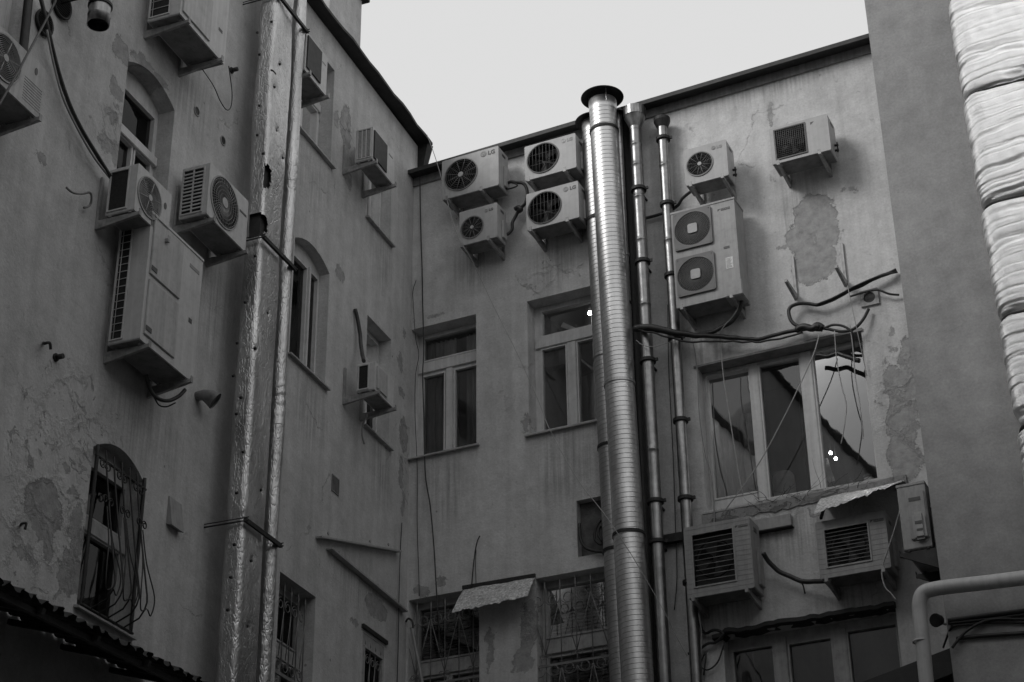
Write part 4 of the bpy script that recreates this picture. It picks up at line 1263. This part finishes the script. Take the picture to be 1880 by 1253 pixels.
pipe_run('galvanised_pipe', 'galvanised pipe with flanged joints, rightmost of the flue group', 1240, 620, .16, .07, ztop_at(1216, 222, .16), GALV, (300, 440), (250, 372, 505, 622, 775, 920, 1075), False, True)
# white gas pipe in front of the right wing
pts = [(1712, 1340), (1701, 1253), (1694, 1180), (1689, 1130), (1688, 1108), (1694, 1090), (1710, 1083), (1740, 1078), (1810, 1070), (1900, 1059), (1990, 1048)]
P = [WV('B', x, y, DC + .3) for x, y in pts]
base = P[0]
mb = MB(); mb.tube(smooth_pts([Vector((base.x, base.y, 0)), Vector((base.x, base.y, base.z * .6))] + P + [P[-1] + Vector((3, 0, .0))], 6), .077, 14)
zz = W('B', 1690, 1178, DC + .3)
o = mb.build('gas_pipe', PIPEW); o.matrix_world = FR['B']
rg = MB(); rg.lathe([(.079, -.012), (.088, -.01), (.088, .01), (.079, .012)], 18, c=(zz[0] + .002, -(DC + .3)))
rg.bm.transform(Matrix.Translation((0, 0, zz[1]))); k = rg.build('collar', PIPEW, o)
recenter(o, (base.x, base.y, 0)); k.data.transform(Matrix.Translation((-base.x, -base.y, 0)))
tag(o, 'thick white painted pipe bending right in front of the right wing', 'pipe')

# ------------------------------------------------------------------ cables and strings
def cable(label, w, pts, r, mat=BLK, name='cable', cat='cable', group=None, seg=7, n=6, wob=0.0):
    P = smooth_pts([WV(w, *p) for p in pts], n)
    if wob: P = [p + Vector((wob * nv(p.x * 6, p.z * 6, 1), 0, wob * nv(p.x * 6, p.z * 6, 9))) for p in P]
    mb = MB(); mb.tube(P, r, seg)
    o = mb.build(name, mat)
    o.matrix_world = FR[w]
    recenter(o, P[0])
    return tag(o, label, cat, group)
B_, A_ = 'B', 'A'
cable('black cable dropping from the roof edge beside the wall corner', B_, [(771, 312, .22), (771, 330, .1), (772, 400, .04), (775, 500, .04), (776, 560, .04), (778, 640, .03), (776, 690, .03), (778, 760, .03), (781, 870, .04), (790, 930, .05), (797, 1010, .06), (801, 1080, .08), (806, 1160, .06), (808, 1200, .06)], .0085)
cable('thin kinked wire hanging left of the black cable by the corner', B_, [(764, 515, .03), (758, 535, .03), (759, 560, .03), (763, 620, .03), (769, 652, .03), (763, 690, .03), (762, 760, .03), (766, 860, .03), (766, 960, .03), (769, 1060, .03), (770, 1095, .03)], .005)
cable('thin wire down the left wall near the lower corner', A_, [(738, 960, .03), (735, 1010, .03), (733, 1080, .03), (732, 1130, .03), (731, 1190, .03), (729, 1253, .03)], .006)
cable('long pale string slung from the roof corner across to the pipes', B_, [(784, 248, .5), (800, 292, .5), (815, 345, .5), (832, 410, .5), (848, 450, .5), (862, 470, .4), (884, 515, .25), (910, 570, .25), (950, 650, .25), (990, 740, .3), (1010, 790, .4), (1060, 880, .55), (1110, 945, .68), (1160, 1020, .68), (1215, 1115, .5), (1240, 1165, .4), (1262, 1205, .3)], .005, WIREL, 'string', 'string')
cable('black insulated pipe looping right of the large leftmost unit', B_, [(922, 344, .2), (938, 334, .2), (955, 335, .18), (966, 342, .16), (969, 356, .14), (965, 372, .12), (955, 382, .1), (948, 395, .1), (941, 410, .12), (938, 424, .16), (930, 432, .2), (918, 428, .24)], .024, TAPE, 'insulated_pipe', 'pipe', wob=.02)
cable('thin black loop in the insulated pipe right of the large unit', B_, [(922, 346, .22), (935, 347, .22), (950, 341, .2), (940, 336, .2), (926, 338, .2)], .012)
cable('crumpled foil rag tied on the black insulated pipe between the units', B_, [(945, 385, .14), (951, 380, .16), (956, 386, .16), (951, 392, .14)], .035, TAPE, 'tape_wrap', 'tape', wob=.05)
cable('short black pipe from the upper stacked unit to the flues', B_, [(1070, 315, .25), (1078, 308, .15), (1084, 300, .1)], .022, TAPE, 'insulated_pipe', 'pipe')
cable('short black pipe from the lower stacked unit to the flues', B_, [(1066, 395, .3), (1074, 402, .2), (1082, 415, .12), (1086, 440, .1)], .022, TAPE, 'insulated_pipe', 'pipe')
cable('black hose from the small unit down to the flanged pipe', B_, [(1272, 350, .28), (1262, 357, .2), (1252, 366, .15), (1244, 378, .1), (1228, 388, .08), (1205, 396, .06), (1182, 402, .06)], .022, BLK, 'hose', 'hose')
cable('thick black taped bundle crossing the pipes above the wide window', B_, [(1166, 603, .42), (1185, 602, .45), (1215, 606, .42), (1250, 613, .34), (1285, 617, .26), (1320, 619, .2), (1360, 622, .16), (1395, 622, .14), (1430, 614, .12), (1465, 606, .1), (1500, 603, .1)], [.05] * 12 + [.046] * 6 + [.04] * 6 + [.032] * 12 + [.026] * 24 + [.03], TAPE, 'cable_bundle', 'cable', wob=.02)
cable('slack black line hanging just under the thick bundle', B_, [(1170, 606, .46), (1200, 612, .46), (1240, 622, .4), (1280, 626, .3), (1330, 628, .22), (1380, 628, .18), (1430, 622, .14), (1475, 612, .12)], .013, BLK, wob=.03)
cable('knot of black tape where the lines meet above the wide window', B_, [(1462, 604, .12), (1474, 598, .14), (1488, 604, .14), (1500, 598, .14), (1510, 606, .12)], .045, TAPE, 'tape_wrap', 'tape', wob=.05)
cable('taped loop of lines curling left above the wide window', B_, [(1510, 607, .1), (1480, 602, .12), (1456, 592, .12), (1447, 578, .12), (1452, 564, .12), (1470, 558, .1), (1500, 560, .1), (1530, 550, .1), (1570, 530, .1), (1610, 510, .1), (1646, 497, .06)], .024, TAPE, 'cable_bundle', 'cable', wob=.02)
cable('second line rising to the wing beside the taped loop', B_, [(1500, 559, .13), (1530, 547, .13), (1570, 526, .13), (1612, 508, .13), (1648, 500, .08)], .012)
cable('black line sagging from the bundle up to the vent plate', B_, [(1480, 604, .12), (1515, 604, .12), (1545, 609, .12), (1568, 604, .12), (1584, 588, .1), (1595, 568, .06)], .02, BLK)
cable('black line bending down over the lintel of the wide window', B_, [(1510, 604, .13), (1530, 597, .13), (1550, 600, .13), (1565, 612, .12), (1567, 635, .05), (1566, 655, .02)], .016)
cable('tangle of black lines below the lintel of the wide window', B_, [(1498, 650, -.05), (1520, 655, -.04), (1545, 648, -.02), (1560, 655, 0), (1580, 660, 0)], .03, TAPE, wob=.06)
cable('forked black line beside the vent plate at the wing', B_, [(1560, 545, .1), (1590, 536, .1), (1612, 533, .1), (1632, 540, .08), (1651, 542, .05)], .014)
cable('black line from the tall unit down to the thick bundle', B_, [(1362, 545, .3), (1358, 568, .26), (1345, 590, .22), (1325, 602, .2), (1300, 612, .22), (1275, 616, .26)], .03, TAPE, wob=.02)
cable('pale wire curling beside the line below the tall unit', B_, [(1356, 542, .32), (1356, 560, .3), (1350, 575, .28), (1340, 588, .25), (1332, 596, .24), (1322, 610, .2)], .006, WIREL)
cable('pale wire sagging in front of the galvanised pipe below the bundle', B_, [(1168, 625, .42), (1180, 634, .42), (1200, 637, .4), (1225, 630, .36), (1250, 622, .34)], .006, WIREL)
cable('pale wire hanging in front of the left light of the wide window', B_, [(1322, 622, .16), (1328, 690, .1), (1334, 730, .1), (1345, 800, .1), (1356, 870, .1), (1364, 908, .1)], .0075, WIREL)
cable('pale wire slanting across the middle light of the wide window', B_, [(1505, 612, .14), (1494, 650, .14), (1470, 704, .14), (1440, 765, .14), (1400, 840, .14), (1362, 896, .14), (1325, 945, .12)], .0075, WIREL)
cable('pale wire ending in mid air before the right light', B_, [(1532, 608, .14), (1536, 660, .1), (1546, 712, .1), (1554, 745, .1), (1549, 790, .1), (1544, 815, .1)], .007, WIREL)
cable('long pale wire near the right edge of the wide window', B_, [(1560, 596, .14), (1566, 640, .1), (1570, 690, .1), (1578, 740, .1), (1584, 790, .1), (1584, 805, .1)], .007, WIREL)
cable('fine wire hanging from the empty right bracket past the lintel', B_, [(1556, 525, .2), (1572, 600, .16), (1585, 660, .06), (1592, 690, .04)], .005, WIREL)
cable('wire running down the left reveal of the wide window', B_, [(1271, 620, .1), (1280, 680, .05), (1284, 760, .04), (1294, 830, .04), (1306, 875, .04), (1311, 930, .04), (1310, 985, .04)], .008, INKG)
cable('fine dark wire running beside the flanged pipe', B_, [(1226, 560, .05), (1228, 680, .05), (1236, 840, .05), (1240, 960, .05), (1243, 1060, .05), (1238, 1120, .05)], .006)
cable('pale wire dropping from the guarded unit to the lower right window', B_, [(1283, 1128, .2), (1288, 1165, .15), (1286, 1215, .12), (1286, 1260, .12)], .008, WIREL)
cable('black pipes sagging between the two guarded units', B_, [(1400, 1016, .3), (1412, 1034, .22), (1432, 1050, .16), (1456, 1062, .14), (1485, 1068, .16), (1515, 1066, .22)], .03, TAPE, 'insulated_pipe', 'pipe', wob=.02)
cable('thin black tail under the pipes between the guarded units', B_, [(1466, 1064, .15), (1474, 1074, .14), (1478, 1090, .14)], .01)
cable('pale cord dangling from the corner of the unit under the tin canopy', B_, [(1652, 938, .6), (1643, 970, .55), (1630, 1010, .52), (1620, 1040, .5), (1620, 1062, .5), (1626, 1080, .5), (1636, 1090, .5), (1645, 1102, .5)], .009, WIREL, 'cord', 'cord')
cable('black wire rising from the small tin awning', B_, [(866, 1075, .05), (868, 1050, .05), (872, 1015, .05), (876, 995, .05), (881, 984, .05)], .008)
cable('second wire rising from the small tin awning', B_, [(874, 1073, .05), (873, 1040, .05), (874, 1010, .05)], .005)
cable('dark cable loop hanging in the broken niche', B_, [(1064, 962, .02), (1066, 990, .04), (1075, 1006, .05), (1095, 1013, .05), (1112, 1014, .05)], .02, TAPE)
cable('coiled cable stuffed in the niche beside the flue', B_, [(1103, 955, .02), (1094, 970, .05), (1092, 990, .06), (1104, 1000, .06), (1110, 985, .06), (1104, 965, .05), (1098, 980, .07), (1106, 995, .07)], .018, TAPE)
cable('black cables tangled at the corner of the lower right window', B_, [(1270, 1130, .08), (1290, 1160, .06), (1312, 1158, .1), (1330, 1165, .1), (1310, 1180, .08), (1285, 1190, .08), (1262, 1200, .08)], .018, TAPE, wob=.05)
cable('loose wire curling below the tangle at the lower right window', B_, [(1330, 1180, .06), (1318, 1215, .06), (1300, 1230, .06), (1286, 1222, .06), (1296, 1200, .06), (1292, 1240, .06)], .01)
# left wall
cable('long black cable slanting down the left wall to the open-ended unit', A_, [(74, -6, .08), (84, 35, .1), (90, 62, .1), (107, 130, .08), (127, 190, .08), (150, 238, .08), (180, 288, .1), (208, 333, .14)], .022, TAPE)
cable('pale line running beside the long slanting cable', A_, [(86, 55, .12), (98, 115, .1), (115, 178, .1), (142, 236, .1), (172, 288, .1), (204, 330, .12)], .012, INKG)
cable('grey pole slanting across the unit at the left edge', A_, [(106, -6, .25), (84, 38, .5), (48, 104, .8), (26, 145, .9), (-6, 200, 1.0)], .011, BLK, 'pole', 'pole')
cable('black downpipe beside the window at the left edge', A_, [(53, -10, .05), (47, 50, .05), (41, 105, .05)], .045, BLK, 'downpipe', 'pipe')
cable('black lines rising from the smallest plain unit', A_, [(652, 568, .03), (657, 590, .05), (662, 625, .08), (665, 650, .15), (668, 664, .25)], .026, TAPE, wob=.02)
cable('drain hose curling under the smallest plain unit', A_, [(674, 762, .2), (666, 782, .12), (665, 800, .1), (669, 816, .1)], .012, INKG, 'hose', 'hose')
cable('thin wire looping under the flat-panelled unit at the top', A_, [(372, 128, .3), (392, 158, .1), (404, 185, .05), (416, 202, .05), (424, 196, .05), (426, 170, .1), (420, 122, .4)], .006)
cable('black lines looping below the tall flat-panelled unit', A_, [(268, 688, .2), (276, 715, .2), (290, 732, .25), (310, 736, .3), (328, 728, .35), (340, 716, .38)], .02, TAPE)
cable('thin drain loop below the tall flat-panelled unit', A_, [(282, 728, .2), (292, 744, .2), (306, 747, .25), (322, 740, .3)], .008)
cable('short hose on the wall stub left of the open-ended unit', A_, [(122, 345, .1), (134, 354, .1), (150, 356, .1), (165, 354, .1), (168, 366, .08), (164, 378, .05), (154, 382, .05)], .012, IRONG, 'hose', 'hose')
cable('bent iron hook low on the left wall', A_, [(80, 630, .0), (82, 631, .1), (91, 630, .14), (93, 642, .14)], .014, IRON, 'hook', 'hook')
cable('bent iron hook by the flaking plaster patch', A_, [(38, 965, .0), (40, 962, .1), (48, 961, .12), (46, 972, .12)], .012, IRON, 'hook', 'hook')
# cables along the right wing
gC = 'cables along the right wing'
for k, (pp, r, lab) in enumerate((([(1741, 1140, DC + .03), (1800, 1132, DC + .04), (1890, 1121, DC + .03)], .026, 'topmost thick cable along the right wing'),
        ([(1741, 1145, DC + .03), (1800, 1139, DC + .04), (1890, 1128, DC + .03)], .018, 'cable running just under the topmost one on the right wing'),
        ([(1746, 1149, DC + .03), (1790, 1145, DC + .03), (1840, 1143, DC + .03), (1890, 1144, DC + .03)], .012, 'thin cable under the thick pair on the right wing'),
        ([(1748, 1190, DC + .06), (1760, 1174, DC + .06), (1776, 1158, DC + .06), (1800, 1144, DC + .06), (1830, 1137, DC + .05), (1890, 1138, DC + .04)], .016, 'curved cable climbing from the black awning to the right wing cables'),
        ([(1732, 1189, 1.0), (1738, 1172, 1.2), (1746, 1154, DC + .02), (1762, 1148, DC + .03), (1800, 1146, DC + .03)], .012, 'thin wire bending up from the black awning'),
        ([(1756, 1173, DC + .03), (1800, 1168, DC + .03), (1890, 1162, DC + .03)], .022, 'lowest thick cable along the right wing'))):
    cable(lab, 'B', pp, r, BLK, group=gC)
# floodlight at the wing corner
u, z = W('B', 1724, 1139, DC - .05)
t = thing('floodlight', 'small black round lamp at the lower corner of the right wing', 'lamp', 'B', u, DC - .05, z)
mb = MB(); mb.tube([(.02, .05, .02), (.0, 0, 0), (-.02, -.07, -.02), (-.022, -.075, -.022)], [.03, .06, .075, .07], 14); mb.build('head', BLK, t)
mb = MB(); mb.tube([(.02, .0, -.03), (.06, -.01, -.06), (.13, 0, -.04)], .014, 8); mb.build('arm', IRONG, t)

# ------------------------------------------------------------------ small fittings
def empty_bracket(label, p_top, p_joint, p_tip):
    u, z = W('B', *p_joint, .03)
    t = thing('wall_bracket', label, 'bracket', 'B', u, 0, z, 'empty brackets on the back wall')
    _, zt = W('B', *p_top, .03)
    mb = MB(); mb.box(-.02, .02, -.03, -.002, -.06, zt - z, .003); mb.build('upright', BRK, t)
    ut, zt = W('B', *p_tip, .42)
    mb = MB()
    mb.hexa([(-.018, -.03, -.10), (.018, -.03, -.10), (.018, -.03, 0), (-.018, -.03, 0), (-.018, -.45, -.04), (.018, -.45, -.04), (.018, -.45, 0), (-.018, -.45, 0)])
    mb.build('arm', BRK, t)
empty_bracket('empty steel bracket, the left and lower of the pair above the window', (1454, 470), (1461, 540), (1438, 512))
empty_bracket('empty steel bracket, the right and higher of the pair above the window', (1544, 446), (1552, 515), (1535, 488))
u, z = W('B', 1597, 548, .0)
t = thing('vent_plate', 'square white plate with a black round hole near the wing', 'vent', 'B', u, 0, z)
mb = MB(); mb.plate(rect(-.115, .115, -.11, .11), [circ(0, .0, .075, 24)], -.03, -.001, False); mb.build('plate', AC2, t)
mb = MB(); mb.tube([(0, -.01, 0), (0, -.004, 0)], .08, 20); mb.build('hole', BLK, t)
u, z = W('B', 1395, 976, .06)
t = thing('cable_channel', 'short painted metal channel on the wall beside the guarded unit', 'channel', 'B', u, 0, z)
mb = MB(); mb.box(-.35, .40, -.08, -.001, 0, .15, .004); mb.build('channel', AC3, t)
mb = MB(); mb.box(-.35, .41, -.095, -.0005, -.014, -.0005); mb.build('lip', IRON, t)
u, z = W('B', 1210, 992, .05)
t = thing('steel_rail', 'dark steel rail behind the galvanised pipes', 'rail', 'B', u, 0, z)
mb = MB(); mb.box(-.12, .5, -.09, -.001, -.06, .04); mb.box(-.12, .5, -.1, -.0905, -.07, -.05); mb.build('rail', IRON, t)
# angle irons on the left wall
def beam(label, p, q):
    a, b = WV('A', *p, .03), WV('A', *q, .03)
    t = thing('angle_iron', label, 'beam', 'A', a.x, 0, a.z, 'angle irons on the left wall')
    d = b - a
    n = d.normalized()
    upv = Vector((-n.z, 0, n.x))
    def P(s, w, y): return d * s + upv * w + Vector((0, y, 0))
    mb = MB()
    mb.hexa([P(0, 0, .027), P(0, 0, .005), P(0, .15, .005), P(0, .15, .027), P(1, 0, .027), P(1, 0, .005), P(1, .15, .005), P(1, .15, .027)])
    mb.build('web', IRONG, t)
    mb = MB()
    mb.hexa([P(0, -.022, .027), P(0, -.022, -.085), P(0, -.0005, -.085), P(0, -.0005, .027), P(1, -.022, .027), P(1, -.022, -.085), P(1, -.0005, -.085), P(1, -.0005, .027)])
    mb.build('flange', AC2, t)
    for s in (.15, .66, .9):
        mb = MB(); c = P(s, .07, 0); mb.tube([c + Vector((0, .014, 0)), c + Vector((0, -.012, 0))], .02, 8); mb.build('bolt', AC2, t)
beam('upper angle iron bolted on the left wall above the barred windows', (583, 985), (731, 1012))
beam('lower steeper angle iron bolted on the left wall above the barred windows', (603, 1006), (742, 1122))
# grate, plate, vents, cup, elbow
u, z = W('A', 615, 891, 0)
t = thing('vent_grate', 'small dark slotted grate on the left wall', 'vent', 'A', u, 0, z)
mb = MB(); mb.plate(rect(-.1, .1, -.11, .11), [rect(-.085, .085, -.095, .095)], -.012, -.001, False)
for k in range(6): mb.box(-.085 + .034 * k - .006, -.085 + .034 * k + .006, -.01, -.002, -.095, .095)
mb.build('frame', IRONG, t)
mb = MB(); mb.face([(-.085, -.003, -.095), (.085, -.003, -.095), (.085, -.003, .095), (-.085, -.003, .095)]); mb.build('slot', BLK, t)
u, z = W('A', 318, 946, 0)
mb = MB(); mb.hexa([(-.12, -.001, -.14), (.12, -.001, -.14), (.12, -.001, .16), (-.12, -.001, .16), (-.12, -.07, -.16), (.12, -.07, -.16), (.12, -.015, .16), (-.12, -.015, .16)])
o = mb.build('metal_hood', AC3); o.matrix_world = FR['A'] @ Matrix.Translation((u, 0, z)); tag(o, 'small bare metal hood low on the left wall beside the foil duct', 'hood')
u, z = W('A', 376, 728, .1)
t = thing('vent_cowl', 'small round metal cowl below the tall flat-panelled unit', 'vent', 'A', u, 0, z)
mb = MB(); mb.tube([(0, 0, .02), (0, -.08, .02), (.03, -.15, -.01), (.06, -.2, -.05)], [.05, .06, .085, .10], 16, False); mb.build('hood', BASE, t)
mb = MB(); mb.tube([(.05, -.185, -.038), (.056, -.193, -.044)], .09, 16); mb.build('opening', BLK, t)
for k, (px, py, r, lab) in enumerate(((361, 205, .055, 'black drilled hole in the left wall, the higher one beside the duct'), (409, 259, .055, 'black drilled hole in the left wall, the lower one beside the duct'))):
    u, z = W('A', px, py, 0)
    t = thing('wall_sleeve', lab, 'sleeve', 'A', u, 0, z, 'drilled holes in the left wall')
    mb = MB(); mb.ring((0, -.004, 0), r, .009, 20); mb.build('rim', AC3, t)
    mb = MB(); mb.tube([(0, -.003, 0), (0, -.001, 0)], r, 18); mb.build('hole', BLK, t)
for px, py, r, lab in ((116, 8, .15, 'round dark louvre cut by the top edge'), (84, 42, .13, 'round dark louvre with cables at its face')):
    u, z = W('A', px, py, .04)
    t = thing('round_louvre', lab, 'louvre', 'A', u, 0, z, 'round louvres at the top left')
    mb = MB(); mb.ring((0, -.03, 0), r, .014, 28)
    for k in range(11):
        zz = -r + 2 * r * (k + .5) / 11
        h = math.sqrt(r * r - zz * zz)
        mb.bar((-h, -.025, zz), (h, -.025, zz), .02, .005)
    mb.build('louvre', IRON, t)
    mb = MB(); mb.tube([(0, -.015, 0), (0, -.001, 0)], r, 24); mb.build('backing', BLK, t)
u, z = W('A', 180, 46, .35)
t = thing('vent_pipe', 'short galvanised pipe end pointing down near the top left', 'pipe', 'A', u, .35, z)
mb = MB(); mb.lathe([(.105, 0), (.112, .0), (.112, .1), (.118, .11), (.112, .12), (.112, .3), (.12, .32), (.112, .34), (.112, 1.4)], 24); mb.lathe([(.105, 0), (.105, .4)], 24); mb.build('pipe', GALV, t)
mb = MB(); mb.lathe([(.001, .12), (.104, .12)], 24); mb.build('opening', BLK, t)
mb = MB(); mb.lathe([(.114, .22), (.124, .22), (.124, .25), (.114, .25)], 24, smooth=False); mb.tube([(-.1, 0, .235), (-.19, .1, .225), (-.2, .34, .22)], .012, 6); mb.build('clamp', IRON, t)
# bolts and stubs
for px, py, lab in ((101, 657, 'small rusty pipe stub in the left wall under the bent hook'), (424, 130, 'dark iron peg beside the foil duct at the top')):
    u, z = W('A', px, py, 0)
    mb = MB(); mb.tube([(0, .0, 0), (0, -.09, 0)], .026, 10); mb.tube([(0, -.0005, 0), (0, -.02, 0)], .04, 10)
    o = mb.build('pipe_stub', IRON); o.matrix_world = FR['A'] @ Matrix.Translation((u, 0, z)); tag(o, lab, 'pipe stub')
# ------------------------------------------------------------------ awnings and canopies
def corr(o0, o1, w0, w1, n, amp, waves, thick=.006, rows=8, jag=0):
    """corrugated sheet between an outer edge o0-o1 and a wall edge w0-w1"""
    mb = MB()
    g_ = []
    for i in range(n + 1):
        t = i / n
        a, b = Vector(o0).lerp(Vector(o1), t), Vector(w0).lerp(Vector(w1), t)
        a = a + (a - b).normalized() * jag * (random.random() - .5)
        col_ = []
        for j in range(rows + 1):
            p = a.lerp(b, j / rows)
            p.z += amp * math.sin(2 * PI * waves * t) + .4 * amp * nv(t * 40, j * .3, 3)
            col_.append(p)
        g_.append(col_)
    for off in (0, thick):
        vs = [[mb.v(p + Vector((0, 0, off))) for p in c] for c in g_]
        for i in range(n):
            for j in range(rows):
                f = mb.bm.faces.new((vs[i][j], vs[i + 1][j], vs[i + 1][j + 1], vs[i][j + 1]))
                f.smooth = True
    return mb
P0, P1 = WV('A', -60, 1036, .95), WV('A', 420, 1277, .95)
t = thing('corrugated_canopy', 'black corrugated canopy at the lower left below the arched window', 'canopy', 'A', P0.x, 0, P0.z)
P1 = P1 - P0
mb = corr((0, -.95, 0), (P1.x, -.95, P1.z), (0, -.01, .3), (P1.x, -.01, P1.z + .3), 220, .028, P1.x / .17, .006, 8, .05); mb.build('sheet', RUST, t)
mb = MB()
for k in range(5):
    x = P1.x * (k + .3) / 5
    zz = P1.z * (k + .3) / 5
    mb.bar((x, -.93, zz - .06), (x, -.0, zz + .22), .04, .05)
mb.bar((0, -.85, -.06), (P1.x, -.85, P1.z - .06), .04, .05)
mb.build('frame', IRON, t)
# small textured tin awning between the lower windows
wa, wb_, oa, ob = WV('B', 852, 1080, .01), WV('B', 983, 1058, .01), WV('B', 829, 1124, .34), WV('B', 968, 1094, .34)
t = thing('tin_awning', 'small rough tin awning tilted over the left lower window', 'awning', 'B', wa.x, 0, wa.z)
def sheet(o0, o1, w0, w1, n, rows, amp, thick=.005, sag=0, jag=.02):
    mb = MB()
    G = []
    for i in range(n + 1):
        c = []
        t_ = i / n
        for j in range(rows + 1):
            s_ = j / rows
            p = (Vector(o0).lerp(Vector(o1), t_)).lerp(Vector(w0).lerp(Vector(w1), t_), s_)
            p = p + Vector((0, -1, .8)) * (amp * nv(t_ * 9, s_ * 6, 4) + sag * math.sin(PI * s_))
            if j == 0: p = p + Vector((0, 0, jag * nv(t_ * 30, 2, 2)))
            c.append(p)
        G.append(c)
    for off in (0, -thick):
        vs = [[mb.v(p + Vector((0, 0, off))) for p in c] for c in G]
        for i in range(n):
            for j in range(rows):
                f = mb.bm.faces.new((vs[i][j], vs[i + 1][j], vs[i + 1][j + 1], vs[i][j + 1])); f.smooth = True
    return mb
sheet(oa - wa, ob - wa, Vector((0, 0, 0)), wb_ - wa, 40, 16, .012, .005, .01, .03).build('sheet', TIN, t)
mb = MB(); d_ = wb_ - wa; mb.hexa([(-.02, -.03, -.02), (-.02, .005, -.02), (-.02, .005, .03), (-.02, -.03, .03), (d_.x, -.03, d_.z - .02), (d_.x, .005, d_.z - .02), (d_.x, .005, d_.z + .03), (d_.x, -.03, d_.z + .03)]); mb.build('batten', IRON, t)
# twisted tin canopy over the guarded unit
wa, wb_, oa, ob = WV('B', 1507, 912, .03), WV('B', 1662, 884, .03), WV('B', 1493, 942, .62), WV('B', 1652, 884, .85)
t = thing('tin_canopy', 'bent tin sheet sloping over the guarded unit by the right wing', 'canopy', 'B', wa.x, 0, wa.z)
sheet(oa - wa, ob - wa, Vector((0, 0, 0)), wb_ - wa, 44, 18, .016, .005, .015, .03).build('sheet', TIN, t)
mb = MB(); mb.bar(oa - wa + Vector((.05, .1, -.03)), Vector((.05, 0, -.05)), .03, .03); mb.bar(ob - wa + Vector((-.08, .1, -.03)), wb_ - wa + Vector((-.08, 0, -.05)), .03, .03); mb.build('frame', IRON, t)
# black awning on the return of the right wing
pa, pb = WV('B', 1560, 1264, 1.22), WV('B', 1752, 1190, 1.22)
t = thing('black_awning', 'black sloping awning at the lower right behind the white pipe', 'awning', 'B', pb.x, 1.22, pb.z)
d_ = pa - pb
mb = MB()
mb.hexa([(0, 0, -.02), (0, 1.2, -.02), (0, 1.2, .0), (0, 0, .0), (d_.x, 0, d_.z - .02), (d_.x, 1.2, d_.z - .02), (d_.x, 1.2, d_.z), (d_.x, 0, d_.z)])
mb.build('sheet', RUST, t)
mb = MB()
mb.hexa([(0, -.012, -.26), (0, -.004, -.26), (0, -.004, .012), (0, -.012, .012), (d_.x, -.012, d_.z - .26), (d_.x, -.004, d_.z - .26), (d_.x, -.004, d_.z + .01), (d_.x, -.012, d_.z + .01)])
mb.bar((-.03, .02, -.05), (-.03, .02, -2.0), .05, .05); mb.bar((-.03, 1.1, -.05), (-.03, 1.1, -2.0), .05, .05)
mb.build('frame', BLK, t)
# iron bar leaning at the lower corner window
cable('pale bar leaning beside the left lower window at the corner', B_, [(757, 1155, .1), (763, 1190, .1), (770, 1225, .1), (779, 1275, .1)], .022, INKG, 'leaning_bar', 'bar')
cable('frayed cable end above the leaning bar at the corner', B_, [(745, 1142, .03), (750, 1136, .06), (757, 1142, .08), (759, 1156, .08)], .014, TAPE)

mb = MB()
rv = random.Random(11)
for k in range(46):
    px, py = rv.uniform(1385, 1600), 0
    py = 930 - (px - 1385) * .2 + rv.uniform(-12, 10)
    p = WV('B', px, py, rv.uniform(.01, .05))
    q = [p]
    dx, dz = rv.uniform(-.12, .12), rv.uniform(-.04, .16)
    for j in range(4):
        dx += rv.uniform(-.06, .06); dz += rv.uniform(-.07, .06)
        q.append(q[-1] + Vector((dx * .5, rv.uniform(-.012, .012), dz * .5)))
    mb.tube(smooth_pts(q, 3), [.0035 - .0024 * i / 12 for i in range(13)], 4)
o = mb.build('dry_vine', simple('dry_twig', .05, .9, 0, .4, 20, 0))
o.matrix_world = FR['B']
b0 = WV('B', 1480, 912, .02)
recenter(o, b0)
tag(o, 'tangle of dry vine twigs along the sill of the wide window', 'vine')
